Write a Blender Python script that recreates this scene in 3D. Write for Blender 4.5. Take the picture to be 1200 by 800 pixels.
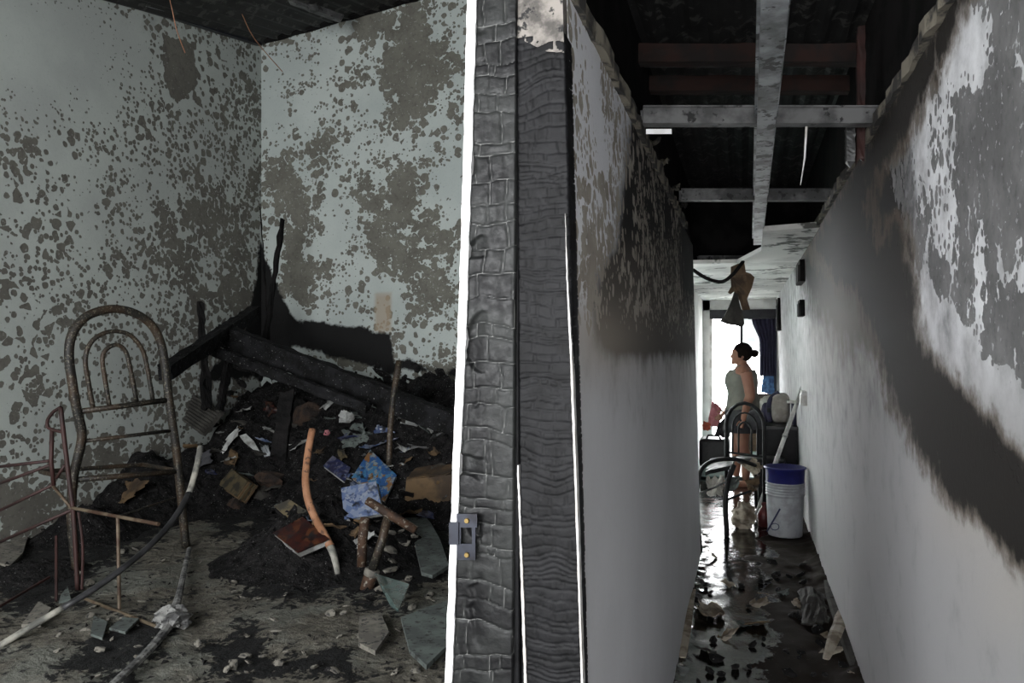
import bpy, bmesh, math, random
import numpy as np
from mathutils import Vector, Matrix

for o in list(bpy.data.objects):
    bpy.data.objects.remove(o, do_unlink=True)
scene = bpy.context.scene
C = scene.collection
random.seed(7)
rng = np.random.default_rng(11)

# ------------------------------------------------------------------ camera
FPX, HZ, VPX, CAMZ = 900.0, 411.0, 872.0, 1.4
TH = math.atan((VPX - 600.0) / FPX)
CT, ST = math.cos(TH), math.sin(TH)
CAM = Vector((0, 0, CAMZ))
FW = Vector((-ST, CT, 0)); RT = Vector((CT, ST, 0)); UP = Vector((0, 0, 1))
cd = bpy.data.cameras.new('camera'); cam = bpy.data.objects.new('camera', cd); C.objects.link(cam)
cd.sensor_width = 36.0; cd.lens = FPX * 36.0 / 1200.0
cd.shift_y = (HZ - 400.0) / 1200.0
cd.clip_start = 0.02
cam.location = CAM; cam.rotation_euler = (math.pi / 2, 0, TH)
scene.camera = cam

# ------------------------------------------------------------------ light
world = bpy.data.worlds.new('overcast_sky'); scene.world = world; world.use_nodes = True
wn = world.node_tree.nodes['Background']
wn.inputs[0].default_value = (0.97, 0.985, 1.0, 1); wn.inputs[1].default_value = 12.5

def area(name, loc, rot, sx, sy, power, col=(1, 1, 1), portal=False):
    l = bpy.data.lights.new(name, 'AREA'); l.shape = 'RECTANGLE'; l.size = sx; l.size_y = sy
    l.energy = power; l.color = col
    o = bpy.data.objects.new(name, l); C.objects.link(o); o.location = loc; o.rotation_euler = rot
    if portal: l.cycles.is_portal = True
    return o
PI = math.pi
# portals only steer the sky's light through openings; they give off nothing themselves
area('front_door_offscreen', (0.05, -1.66, 1.0), (PI / 2, 0, 0), 0.74, 2.05, 1, portal=True)
area('bedroom_window_offscreen', (-1.75, -1.16, 2.05), (PI / 2, 0, 0), 2.1, 1.9, 1, portal=True)
area('rear_door_portal', (-0.02, 11.15, 1.0), (-PI / 2, 0, 0), 0.95, 2.0, 1, portal=True)

scene.view_settings.view_transform = 'Standard'
scene.view_settings.look = 'None'
scene.view_settings.exposure = 0.85
scene.view_settings.gamma = 1.0
scene.view_settings.use_curve_mapping = False

# ------------------------------------------------------------------ pixel helpers
def ray(px, py):
    return FW + RT * ((px - 600.0) / FPX) + UP * ((HZ - py) / FPX)
def at_d(px, py, D): return CAM + ray(px, py) * D
def on_plane(px, py, p, n):
    d = ray(px, py); n = Vector(n)
    return CAM + d * ((Vector(p) - CAM).dot(n) / d.dot(n))
def on_x(px, py, X): return on_plane(px, py, (X, 0, 0), (1, 0, 0))
def on_y(px, py, Y): return on_plane(px, py, (0, Y, 0), (0, 1, 0))
def on_z(px, py, Z): return on_plane(px, py, (0, 0, Z), (0, 0, 1))
def proj(P):
    """numpy Nx3 -> px, py"""
    q = P - np.array(CAM)
    d = q @ np.array(FW); r = q @ np.array(RT)
    d = np.where(d < 0.05, 0.05, d)
    return 600 + FPX * r / d, HZ - FPX * q[:, 2] / d

# ------------------------------------------------------------------ numpy noise
def _h(ix, iy, iz, s=0):
    n = (ix * 374761393 + iy * 668265263 + iz * 2147483647 + s * 1274126177) & 0xFFFFFFFF
    n = ((n ^ (n >> 13)) * 1274126177) & 0xFFFFFFFF
    n = (n ^ (n >> 16)) & 0xFFFFFFFF
    return n / 4294967295.0
def vnoise(x, y, z=0.0, s=0):
    x = np.asarray(x, float); y = np.asarray(y, float) + 0 * x; z = np.asarray(z, float) + 0 * x
    ix, iy, iz = np.floor(x).astype(np.int64), np.floor(y).astype(np.int64), np.floor(z).astype(np.int64)
    fx, fy, fz = x - ix, y - iy, z - iz
    fx, fy, fz = [f * f * (3 - 2 * f) for f in (fx, fy, fz)]
    r = 0
    for a in (0, 1):
        for b in (0, 1):
            for c in (0, 1):
                w = (fx if a else 1 - fx) * (fy if b else 1 - fy) * (fz if c else 1 - fz)
                r = r + w * _h(ix + a, iy + b, iz + c, s)
    return r
def fbm(x, y, z=0.0, o=4, s=0):
    r = 0; a = 0.5; t = 0; f = 1.0
    for i in range(o):
        r = r + a * vnoise(np.asarray(x) * f, np.asarray(y) * f, np.asarray(z) * f, s + i); t += a; a *= .5; f *= 2.03
    return r / t
def ss(t):
    t = np.clip(t, 0, 1); return t * t * (3 - 2 * t)
def blobs(px, py, L):
    r = np.zeros_like(px)
    for (x, y, rx, ry, v) in L:
        r += v * np.exp(-((px - x) / rx) ** 2 - ((py - y) / ry) ** 2)
    return r
def polysd(px, py, pts):
    """signed distance in px, positive inside"""
    d = np.full(px.shape, 1e9); ins = np.zeros(px.shape, bool)
    n = len(pts)
    for i in range(n):
        ax, ay = pts[i]; bx, by = pts[(i + 1) % n]
        ex, ey = bx - ax, by - ay
        t = np.clip(((px - ax) * ex + (py - ay) * ey) / (ex * ex + ey * ey + 1e-9), 0, 1)
        d = np.minimum(d, np.hypot(px - ax - t * ex, py - ay - t * ey))
        c = ((ay > py) != (by > py)) & (px < (bx - ax) * (py - ay) / (by - ay + 1e-12) + ax)
        ins ^= c
    return np.where(ins, d, -d)

# ------------------------------------------------------------------ node materials
class G:
    def __init__(s, name):
        s.m = bpy.data.materials.new(name); s.m.use_nodes = True
        s.t = s.m.node_tree; s.b = s.t.nodes['Principled BSDF']
        s.co = s.t.nodes.new('ShaderNodeTexCoord').outputs['Object']
    def n(s, t): return s.t.nodes.new(t)
    def put(s, sock, v):
        if isinstance(v, bpy.types.NodeSocket): s.t.links.new(v, sock)
        elif hasattr(sock.default_value, '__len__') and not hasattr(v, '__len__'): sock.default_value = (v, v, v, 1)
        elif hasattr(v, '__len__') and len(v) == 3 and len(sock.default_value) == 4: sock.default_value = (*v, 1)
        else: sock.default_value = v
    def math(s, op, a, b=0.0, clamp=False):
        k = s.n('ShaderNodeMath'); k.operation = op; k.use_clamp = clamp
        s.put(k.inputs[0], a); s.put(k.inputs[1], b); return k.outputs[0]
    def mix(s, f, a, b, mode='MIX'):
        k = s.n('ShaderNodeMix'); k.data_type = 'RGBA'; k.blend_type = mode
        s.put(k.inputs[0], f); s.put(k.inputs[6], a); s.put(k.inputs[7], b); return k.outputs[2]
    def map(s, v, a, b, c=0.0, d=1.0, smooth=True):
        k = s.n('ShaderNodeMapRange'); k.interpolation_type = 'SMOOTHSTEP' if smooth else 'LINEAR'
        s.put(k.inputs[0], v)
        for i, q in enumerate((a, b, c, d)): s.put(k.inputs[i + 1], q)
        return k.outputs[0]
    def scl(s, v, vec=None):
        k = s.n('ShaderNodeMapping'); s.t.links.new(vec or s.co, k.inputs[0]); k.inputs['Scale'].default_value = v; return k.outputs[0]
    def noise(s, sc, det=5, rough=.6, vec=None, dist=0.0):
        k = s.n('ShaderNodeTexNoise'); s.t.links.new(vec or s.co, k.inputs['Vector'])
        k.inputs['Scale'].default_value = sc; k.inputs['Detail'].default_value = det
        k.inputs['Roughness'].default_value = rough; k.inputs['Distortion'].default_value = dist; return k.outputs[0]
    def warp(s, sc, amt, vec=None):
        k = s.n('ShaderNodeTexNoise'); s.t.links.new(vec or s.co, k.inputs['Vector']); k.inputs['Scale'].default_value = sc
        k.inputs['Detail'].default_value = 3
        a = s.n('ShaderNodeVectorMath'); a.operation = 'MULTIPLY_ADD'
        s.t.links.new(k.outputs[1], a.inputs[0]); a.inputs[1].default_value = (amt,) * 3; s.t.links.new(vec or s.co, a.inputs[2])
        return a.outputs[0]
    def vor(s, sc, vec=None, feat='F1', rand=1.0):
        k = s.n('ShaderNodeTexVoronoi'); k.feature = feat; s.t.links.new(vec or s.co, k.inputs['Vector'])
        k.inputs['Scale'].default_value = sc; k.inputs['Randomness'].default_value = rand; return k.outputs
    def attr(s, nm):
        k = s.n('ShaderNodeAttribute'); k.attribute_name = nm; return k.outputs['Fac']
    def sepx(s, col):
        k = s.n('ShaderNodeSeparateColor'); s.t.links.new(col, k.inputs[0]); return k.outputs
    def bump(s, h, st, dist=.01):
        k = s.n('ShaderNodeBump'); k.inputs['Strength'].default_value = st; k.inputs['Distance'].default_value = dist
        s.t.links.new(h, k.inputs['Height']); s.t.links.new(k.outputs[0], s.b.inputs['Normal'])
    def out(s, col=None, rough=None, metal=None, spec=None, coat=None):
        for nm, v in (('Base Color', col), ('Roughness', rough), ('Metallic', metal), ('Specular IOR Level', spec), ('Coat Weight', coat)):
            if v is not None: s.put(s.b.inputs[nm], v)
        return s.m

def sm(name, c1, c2=None, sc=8, rough=.7, metal=0, lo=.4, hi=.6, bump=0, bd=.01, spec=None, c3=None, sc3=40, det=5, t3=(.56, .62)):
    g = G(name)
    col = c1
    if c2 is not None:
        nz = g.noise(sc, det); col = g.mix(g.map(nz, lo, hi), c1, c2)
        if c3 is not None: col = g.mix(g.map(g.noise(sc3, 4), *t3), col, c3)
        if bump: g.bump(nz, bump, bd)
    return g.out(col, rough, metal, spec)

def wall_mat(name, paint, paint2, bare, bare2, sv=13., sn=4., spot=.45, burn=(.006, .006, .006), warm=(.30, .24, .17), smudge=(.012, .011, .011), spread=3.0, soft=(.36, .62), film_shade=(.41, .41, .415), bn=.8):
    """paint that has blistered off plaster: spots and patches show the plaster; soot lies on the paint, burn lies on everything"""
    g = G(name)
    wv = g.warp(22, .020)
    a_b, a_s, a_u, a_w = g.attr('bare'), g.attr('soot'), g.attr('burn'), g.attr('warm')
    pn = g.noise(sn, 7, .58, g.warp(5, .10))
    patch = g.math('ADD', g.math('MULTIPLY', g.math('SUBTRACT', pn, .5), spread), g.math('MULTIPLY', g.math('SUBTRACT', a_b, .5), 1.6))
    ms = g.map(patch, .42, .50)
    pt = g.math('MULTIPLY', g.map(patch, -.15, .75, 0, 1, False), 1.1)
    for k, (scl_, amp_) in enumerate(((sv, 1.0), (sv * 2.1, .8))):
        v = g.vor(scl_, wv)
        rr = g.sepx(v['Color'])
        lim = g.math('MULTIPLY', g.math('MULTIPLY', g.math('MULTIPLY', rr[0], rr[0]), spot * amp_), g.map(a_b, .02, .35))
        lim = g.math('MULTIPLY', lim, g.map(g.noise(2.6 + k, 3), .36, .56, .15, 1.3))
        lim = g.math('ADD', lim, g.math('MULTIPLY', pt, amp_ * .8))
        sp = g.map(g.math('SUBTRACT', lim, v['Distance']), 0, .06)
        ms = g.math('MAXIMUM', ms, sp)
    fleck = g.map(g.noise(60, 3), .63, .68)
    ms = g.math('MULTIPLY', ms, g.math('SUBTRACT', 1, g.math('MULTIPLY', fleck, .5)))
    pc = g.mix(g.map(g.noise(2.1, 5), .35, .65), paint, paint2)
    pc = g.mix(g.map(g.noise(90, 3), .55, .75, 0, .25), pc, g.mix(1.0, pc, (.6, .6, .6), 'MULTIPLY'))
    pc = g.mix(g.attr('film_shade'), pc, film_shade)  # greys the lower walls: smoke film plus shade put into the colour
    sn_ = g.math('ADD', a_s, g.math('MULTIPLY', g.math('SUBTRACT', g.noise(7, 7, .65), .5), 1.0))
    pc = g.mix(g.math('MULTIPLY', g.map(sn_, .1, .85), g.map(a_s, 0, .12)), pc, smudge)
    bc = g.mix(g.map(g.noise(6, 6), .35, .65), bare, bare2)
    bc = g.mix(g.map(g.noise(45, 4), .5, .72, 0, .45), bc, g.mix(1.0, bc, (.45, .45, .45), 'MULTIPLY'))
    bc = g.mix(a_w, bc, warm)
    col = g.mix(ms, g.mix(g.math('MULTIPLY', a_w, .8), pc, warm), bc)
    un = g.math('ADD', a_u, g.math('MULTIPLY', g.math('SUBTRACT', g.noise(16, 6, .65), .5), bn))
    un = g.math('ADD', un, g.math('MULTIPLY', g.math('SUBTRACT', g.noise(4, 6, .65, g.scl((1, 1, .35))), .5), bn * .9))
    uf = g.math('MULTIPLY', g.map(un, *soft), g.map(a_u, 0.0, .12))
    if bn > 1: col = g.mix(g.math('MULTIPLY', g.map(un, soft[0] - .35, soft[0] + .15), g.map(a_u, 0, .1, 0, .8)), col, (.11, .085, .06))
    col = g.mix(uf, col, burn)
    g.bump(g.math('ADD', g.math('MULTIPLY', ms, -1.0), g.math('MULTIPLY', g.noise(70, 4), .35)), .5, .004)
    return g.out(col, .8, 0, .25)

# ------------------------------------------------------------------ mesh helpers
def link(o, parent=None):
    C.objects.link(o)
    if parent is not None: o.parent = parent
    return o
def tag(o, label=None, cat=None, group=None, kind=None):
    if label: o['label'] = label
    if cat: o['category'] = cat
    if group: o['group'] = group
    if kind: o['kind'] = kind
    return o
def me(name, V, F, mat, parent=None, smooth=False):
    m = bpy.data.meshes.new(name)
    m.from_pydata([tuple(v) for v in V], [], [tuple(f) for f in F]); m.update()
    if smooth: m.polygons.foreach_set('use_smooth', [True] * len(m.polygons))
    if mat: m.materials.append(mat)
    return link(bpy.data.objects.new(name, m), parent)
def empty(name, loc=(0, 0, 0)):
    o = bpy.data.objects.new(name, None); o.empty_display_size = .05; C.objects.link(o); o.location = loc; return o
class MB:
    def __init__(s): s.V = []; s.F = []
    def add(s, V, F):
        b = len(s.V); s.V += [Vector(v) for v in V]; s.F += [tuple(i + b for i in f) for f in F]; return s
    def hexa(s, P):   # 8 points: bottom 4 (ccw), top 4
        return s.add(P, [(3, 2, 1, 0), (4, 5, 6, 7), (0, 1, 5, 4), (1, 2, 6, 5), (2, 3, 7, 6), (3, 0, 4, 7)])
    def box(s, a, b):
        x0, y0, z0 = a; x1, y1, z1 = b
        return s.hexa([(x0, y0, z0), (x1, y0, z0), (x1, y1, z0), (x0, y1, z0), (x0, y0, z1), (x1, y0, z1), (x1, y1, z1), (x0, y1, z1)])
    def tube(s, pts, r, n=8, cap=True, flat=None, spline=0):
        pts = [Vector(p) for p in pts]
        R = list(r) if hasattr(r, '__len__') else [r] * len(pts)
        if spline: pts, R = catmull(pts, R, spline)
        k = len(pts); V = []; F = []
        t0 = (pts[1] - pts[0]).normalized()
        up = Vector((0, 0, 1)) if abs(t0.z) < .9 else Vector((1, 0, 0))
        u = t0.cross(up).normalized()
        for i, p in enumerate(pts):
            t = (pts[min(i + 1, k - 1)] - pts[max(i - 1, 0)]).normalized()
            u = (u - t * u.dot(t)).normalized(); w = t.cross(u)
            for j in range(n):
                a = 2 * PI * j / n
                V.append(p + u * (R[i] * math.cos(a)) + w * (R[i] * math.sin(a) * (flat or 1)))
        for i in range(k - 1):
            for j in range(n):
                F.append((i * n + j, i * n + (j + 1) % n, (i + 1) * n + (j + 1) % n, (i + 1) * n + j))
        if cap: F.append(tuple(range(n - 1, -1, -1))); F.append(tuple((k - 1) * n + j for j in range(n)))
        return s.add(V, F)
    def lathe(s, prof, c=(0, 0, 0), n=24, sx=1, sy=1):
        V = []; F = []; c = Vector(c)
        for (r, z) in prof:
            for j in range(n):
                a = 2 * PI * j / n; V.append(c + Vector((r * sx * math.cos(a), r * sy * math.sin(a), z)))
        for i in range(len(prof) - 1):
            for j in range(n):
                F.append((i * n + j, i * n + (j + 1) % n, (i + 1) * n + (j + 1) % n, (i + 1) * n + j))
        F.append(tuple(range(n - 1, -1, -1))); F.append(tuple((len(prof) - 1) * n + j for j in range(n)))
        return s.add(V, F)
    def ell(s, c, r, n=12, m=8, M=None):
        V = []; F = []; c = Vector(c)
        for i in range(m + 1):
            a = PI * i / m
            for j in range(n):
                b = 2 * PI * j / n
                v = Vector((r[0] * math.sin(a) * math.cos(b), r[1] * math.sin(a) * math.sin(b), -r[2] * math.cos(a)))
                V.append(c + (M @ v if M else v))
        for i in range(m):
            for j in range(n):
                F.append((i * n + j, i * n + (j + 1) % n, (i + 1) * n + (j + 1) % n, (i + 1) * n + j))
        return s.add(V, F)
    def build(s, name, mat, parent=None, smooth=False):
        o = me(name, s.V, s.F, mat, parent, smooth)
        return o
def catmull(P, R, n):
    Q = []; S = []
    for i in range(len(P) - 1):
        p0, p1, p2, p3 = P[max(i - 1, 0)], P[i], P[i + 1], P[min(i + 2, len(P) - 1)]
        for j in range(n):
            t = j / n
            Q.append(.5 * ((2 * p1) + (p2 - p0) * t + (2 * p0 - 5 * p1 + 4 * p2 - p3) * t * t + (3 * p1 - p0 - 3 * p2 + p3) * t ** 3))
            S.append(R[i] * (1 - t) + R[i + 1] * t)
    Q.append(P[-1]); S.append(R[-1]); return Q, S

def grid_wall(name, P0, U, V, nu, nv, back, mat, masks=None, disp=None, kind='structure', parent=None, smooth=False):
    """closed slab: front face is a grid P0+u*U+v*V, back is offset by vector back"""
    P0, U, V, back = [np.array(a, float) for a in (P0, U, V, back)]
    uu, vv = np.meshgrid(np.linspace(0, 1, nu + 1), np.linspace(0, 1, nv + 1), indexing='xy')
    P = P0 + uu.reshape(-1, 1) * U + vv.reshape(-1, 1) * V
    base = P.copy()
    if disp is not None: P = P + disp(P)
    W = nu + 1
    idx = np.arange((nu + 1) * (nv + 1)).reshape(nv + 1, W)
    F = np.stack([idx[:-1, :-1], idx[:-1, 1:], idx[1:, 1:], idx[1:, :-1]], -1).reshape(-1, 4).tolist()
    verts = P.tolist(); nb = len(verts)
    for c in ((0, 0), (1, 0), (1, 1), (0, 1)): verts.append((P0 + c[0] * U + c[1] * V + back).tolist())
    F.append([nb + 3, nb + 2, nb + 1, nb])
    F.append([nb, nb + 1] + idx[0, ::-1].tolist())
    F.append([nb + 1, nb + 2] + idx[::-1, -1].tolist())
    F.append([nb + 2, nb + 3] + idx[-1, :].tolist())
    F.append([nb + 3, nb] + idx[:, 0].tolist())
    o = me(name, verts, F, mat, parent, smooth)
    if masks:
        px, py = proj(base)
        for k, f in masks.items():
            v = np.clip(f(px, py, base), 0, 1.5)
            a = o.data.attributes.new(k, 'FLOAT', 'POINT')
            a.data.foreach_set('value', np.concatenate([v, np.full(4, v.mean())]).astype(np.float32))
    if kind and parent is None: o['kind'] = kind
    return o

def slab(name, pts, th, nrm, mat, parent=None):
    """polygon (list of points) extruded by th along nrm"""
    n = Vector(nrm).normalized() * th; k = len(pts); P = [Vector(p) for p in pts]
    V = P + [p + n for p in P]
    F = [tuple(range(k - 1, -1, -1)), tuple(range(k, 2 * k))] + [(i, (i + 1) % k, k + (i + 1) % k, k + i) for i in range(k)]
    return me(name, V, F, mat, parent)

def beam(name, a, b, w, h, mat, parent=None, seed=0, rough=.006, up=(0, 0, 1), n=14, taper=1.0, m=3):
    """charred timber: box from a to b with knobbly faces"""
    a, b = Vector(a), Vector(b); t = (b - a); L = t.length; t.normalize()
    u = t.cross(Vector(up)); u = u.normalized() if u.length > 1e-3 else Vector((1, 0, 0)); v = u.cross(t).normalized()
    ring = []
    for i in range(m): ring.append((-1 + 2 * i / m, -1))
    for i in range(m): ring.append((1, -1 + 2 * i / m))
    for i in range(m): ring.append((1 - 2 * i / m, 1))
    for i in range(m): ring.append((-1, 1 - 2 * i / m))
    rs = np.random.default_rng(seed + 5); V = []; F = []; k = len(ring)
    for i in range(n + 1):
        f = i / n; s = 1 + (taper - 1) * f
        c = a + t * (L * f)
        for (x, y) in ring:
            j = 1 - rs.random() * rough / max(w, h) * 2
            q = c + u * (x * w / 2 * s * j) + v * (y * h / 2 * s * j)
            if i in (0, n): q = q + t * ((rs.random() - .5) * .03)
            V.append(q)
    for i in range(n):
        for j in range(k):
            F.append((i * k + j, i * k + (j + 1) % k, (i + 1) * k + (j + 1) % k, (i + 1) * k + j))
    F.append(tuple(range(k - 1, -1, -1))); F.append(tuple(n * k + j for j in range(k)))
    return me(name, V, F, mat, parent)

def sheet(name, P00, P10, P11, P01, mat, parent=None, nu=8, nv=8, amp=.01, freq=9, th=.003, seed=0, rag=0.0):
    """crumpled sheet with thickness between four corners"""
    c = [np.array(p, float) for p in (P00, P10, P11, P01)]
    uu, vv = np.meshgrid(np.linspace(0, 1, nu + 1), np.linspace(0, 1, nv + 1))
    uu = uu.ravel()[:, None]; vv = vv.ravel()[:, None]
    if rag:
        rs = np.random.default_rng(seed)
        e = (uu < .01) | (uu > .99) | (vv < .01) | (vv > .99)
        uu = np.where(e, uu * (1 - rag) + rag / 2 + (rs.random(uu.shape) - .5) * rag, uu)
        vv = np.where(e, vv * (1 - rag) + rag / 2 + (rs.random(vv.shape) - .5) * rag, vv)
    P = (1 - uu) * (1 - vv) * c[0] + uu * (1 - vv) * c[1] + uu * vv * c[2] + (1 - uu) * vv * c[3]
    nrm = np.cross(c[1] - c[0], c[3] - c[0]); nrm /= np.linalg.norm(nrm)
    d = (fbm(uu[:, 0] * freq * .5, vv[:, 0] * freq * .5, seed * 3.1, 3, seed) - .5) * 2 * amp
    P = P + d[:, None] * nrm
    n = len(P); Q = P - nrm * th
    idx = np.arange(n).reshape(nv + 1, nu + 1)
    F1 = np.stack([idx[:-1, :-1], idx[:-1, 1:], idx[1:, 1:], idx[1:, :-1]], -1).reshape(-1, 4)
    F = F1.tolist() + (F1[:, ::-1] + n).tolist()
    ring = idx[0, :].tolist() + idx[1:, -1].tolist() + idx[-1, -2::-1].tolist() + idx[-2:0:-1, 0].tolist()
    for i in range(len(ring)):
        a, b = ring[i], ring[(i + 1) % len(ring)]; F.append([b, a, a + n, b + n])
    return me(name, np.concatenate([P, Q]).tolist(), F, mat, parent)

def rock_mesh(name, seed, sx, sy, sz, mat, sub=1):
    bm = bmesh.new(); bmesh.ops.create_icosphere(bm, subdivisions=sub, radius=1)
    rs = random.Random(seed)
    for v in bm.verts:
        k = .72 + rs.random() * .5
        v.co = Vector((v.co.x * sx * k, v.co.y * sy * k, v.co.z * sz * k))
    m = bpy.data.meshes.new(name); bm.to_mesh(m); bm.free(); m.materials.append(mat); return m

# ------------------------------------------------------------------ palette
M = {}
M['char'] = sm('charred_timber', (.004, .004, .004), (.011, .011, .012), 14, .8, bump=.8, bd=.02, spec=.12, c3=(.28, .28, .27), sc3=120, t3=(.665, .69))
M['char_dull'] = sm('dull_char', (.004, .004, .004), (.010, .009, .009), 9, .9, bump=.6, bd=.02, spec=.15)
M['soot'] = sm('soot_black', (.006, .006, .006), (.014, .013, .013), 5, .95, spec=.1)
M['rust_dark'] = sm('fire_browned_steel', (.009, .008, .006), (.034, .020, .010), 9, .6, .15, bump=.3, c3=(.11, .10, .075), sc3=120)
M['rust_red'] = sm('red_brown_rusted_steel', (.034, .011, .009), (.020, .008, .007), 12, .65, .2)
M['rust_pale'] = sm('pale_rusted_steel', (.11, .085, .055), (.045, .022, .012), 14, .65, .2)
M['rust_pipe'] = sm('rusty_pipe', (.025, .013, .008), (.055, .026, .012), 22, .75, .2, c3=(.2, .18, .15), sc3=60)
M['galv'] = sm('galvanised_channel', (.36, .38, .40), (.12, .13, .13), 6, .42, .55, c3=(.03, .03, .03), sc3=22)
M['galv_dark'] = sm('sooty_channel', (.15, .15, .15), (.06, .06, .06), 7, .55, .3, c3=(.02, .02, .02), sc3=22)
M['purlin'] = sm('rusted_purlin', (.026, .010, .007), (.012, .008, .007), 7, .9, 0)
M['roof'] = sm('sooted_roof_sheet', (.018, .018, .017), (.007, .007, .007), 3, .75, .1, c3=(.06, .06, .055), sc3=14)
M['ceil'] = sm('smoke_stained_ceiling_board', (.72, .71, .68), (.48, .47, .45), 2.2, .85, c3=(.10, .10, .09), sc3=5)
M['ceil_edge'] = sm('torn_board_edge', (.20, .18, .14), (.03, .028, .026), 11, .9, lo=.42, hi=.55)
M['board_dark'] = sm('scorched_board', (.045, .042, .036), (.022, .020, .017), 9, .9)
M['board_brown'] = sm('scorched_brown_board', (.11, .07, .04), (.055, .035, .022), 12, .9)
M['white'] = sm('white_painted_edge', (.92, .92, .92), (.82, .82, .81), 14, .4, lo=.55, hi=.75)
M['white_dull'] = sm('grey_white_plaster', (.62, .61, .60), (.42, .40, .37), 9, .7)
M['zinc'] = sm('dark_metal_plate', (.035, .038, .05), (.02, .02, .025), 20, .4, .6)
M['brass'] = sm('brassy_screw', (.22, .15, .05), None, rough=.45, metal=.6)
M['ash'] = sm('ash_and_char', (.004, .004, .004), (.014, .013, .013), 26, .9, bump=1.0, bd=.03, spec=.15, c3=(.30, .30, .29), sc3=130, t3=(.66, .69))
M['charcoal'] = sm('charcoal_lump', (.004, .004, .004), (.011, .010, .010), 20, .85, bump=.6, spec=.2, c3=(.16, .16, .15), sc3=110, t3=(.64, .68))
M['plaster'] = sm('fallen_plaster', (.18, .168, .14), (.10, .093, .08), 16, .9, c3=(.03, .03, .028), sc3=50)
M['tile'] = sm('grey_green_cement', (.105, .125, .115), (.06, .07, .066), 12, .8, c3=(.025, .025, .024), sc3=45)
M['paper'] = sm('soiled_paper', (.40, .41, .40), (.15, .15, .14), 12, .7)
M['card'] = sm('scorched_cardboard', (.12, .075, .035), (.035, .022, .012), 6, .85)
M['card_pale'] = sm('wet_pale_cardboard', (.34, .30, .24), (.13, .10, .07), 9, .85)
M['brown_fur'] = sm('scorched_brown_foam', (.045, .026, .016), (.015, .010, .008), 20, .95, bump=1, bd=.03)
M['ply'] = sm('edge_of_paper_stack', (.09, .07, .035), (.02, .018, .012), 18, .8)
M['orange'] = sm('heat_bleached_plastic', (.33, .165, .09), (.24, .11, .055), 13, .55, c3=(.10, .05, .03), sc3=24)
M['hose'] = sm('burnt_black_trim', (.010, .010, .011), (.028, .028, .03), 10, .5)
M['hose_w'] = sm('sooty_white_trim', (.30, .29, .25), (.10, .10, .09), 13, .6)
M['strip_w'] = sm('ash_grey_strip', (.20, .20, .19), (.05, .05, .05), 22, .8, bump=.5, c3=(.012, .012, .012), sc3=70)
M['copper'] = sm('bare_copper_wire', (.28, .14, .08), None, rough=.5, metal=.5)
M['skin'] = sm('skin', (.30, .14, .09), (.26, .115, .075), 6, .5)
M['tank'] = sm('grey_tank_top', (.20, .20, .17), (.16, .16, .14), 8, .9)
M['shorts'] = sm('dark_grey_shorts', (.035, .035, .04), (.02, .02, .025), 10, .9)
M['hair'] = sm('dark_hair', (.006, .004, .004), (.010, .007, .006), 40, .85, spec=.08)
M['black_steel'] = sm('black_enamelled_steel', (.005, .005, .006), (.009, .009, .010), 8, .55, spec=.2)
M['black_vinyl'] = sm('black_vinyl', (.006, .006, .007), (.014, .014, .014), 10, .4, spec=.3)
M['bucket_w'] = sm('grey_white_bucket_plastic', (.33, .34, .36), (.24, .245, .26), 9, .5)
M['blue'] = sm('blue_bucket_plastic', (.012, .014, .12), (.009, .010, .085), 9, .35)
M['blue_dark'] = sm('dark_blue_marker', (.01, .012, .06), None, rough=.6)
M['navy'] = sm('navy_cloth', (.012, .010, .028), (.02, .018, .045), 12, .9)
M['sky_cloth'] = sm('light_blue_cloth', (.10, .22, .42), (.05, .10, .22), 14, .85)
M['pink'] = sm('pink_cloth', (.55, .22, .24), (.42, .15, .17), 10, .9)
M['red'] = sm('red_plastic', (.10, .012, .012), (.06, .01, .01), 10, .5)
M['coral'] = sm('coral_cloth', (.50, .12, .06), (.35, .08, .05), 10, .85)
M['grey_cloth'] = sm('charcoal_grey_cloth', (.05, .05, .055), (.025, .025, .03), 10, .9)
M['bag'] = sm('stone_grey_canvas', (.32, .30, .27), (.22, .2, .18), 10, .85)
M['cream'] = sm('cream_cloth', (.5, .48, .44), (.3, .28, .25), 10, .85)
M['pole'] = sm('worn_white_pole', (.48, .48, .46), (.28, .28, .27), 12, .55)
M['concrete'] = sm('pale_concrete', (.5, .5, .48), (.4, .4, .39), 3, .9)
M['frame_dark'] = sm('sooted_door_frame', (.014, .014, .02), (.03, .03, .036), 6, .7)
def glass_mat():
    g = G('sooted_frosted_pane')
    g.put(g.b.inputs['Transmission Weight'], .55)
    return g.out(g.mix(g.map(g.noise(5, 4), .4, .6), (.35, .37, .36), (.20, .21, .21)), .7)
M['pane'] = glass_mat()
def shard_mat():
    g = G('green_float_glass'); g.put(g.b.inputs['Transmission Weight'], .5)
    return g.out(g.mix(g.map(g.noise(14, 4), .4, .6), (.10, .17, .16), (.05, .09, .085)), .18)
M['glass'] = shard_mat()
def cover_mat(name, a, b, c, d, sc=20):
    g = G(name); w = g.warp(sc, .05)
    v = g.sepx(g.vor(sc * 1.6, w)['Color'])
    col = g.mix(g.map(v[0], .45, .5), a, b); col = g.mix(g.map(v[1], .70, .74), col, c)
    col = g.mix(g.map(g.noise(sc * 2, 6), .52, .60), col, d)
    col = g.mix(g.map(g.noise(sc * .9, 7), .54, .66), col, (.008, .008, .009))
    return g.out(col, .3, 0, .6)
M['cover_blue'] = cover_mat('bright_blue_printed_cover', (.02, .07, .19), (.04, .13, .24), (.16, .08, .03), (.18, .20, .20))
M['cover_pale'] = cover_mat('faded_blue_printed_cover', (.07, .10, .19), (.14, .17, .24), (.03, .05, .12), (.20, .22, .26))
M['cover_navy'] = cover_mat('navy_printed_cover', (.015, .02, .07), (.04, .05, .11), (.02, .02, .05), (.12, .12, .16))
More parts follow.
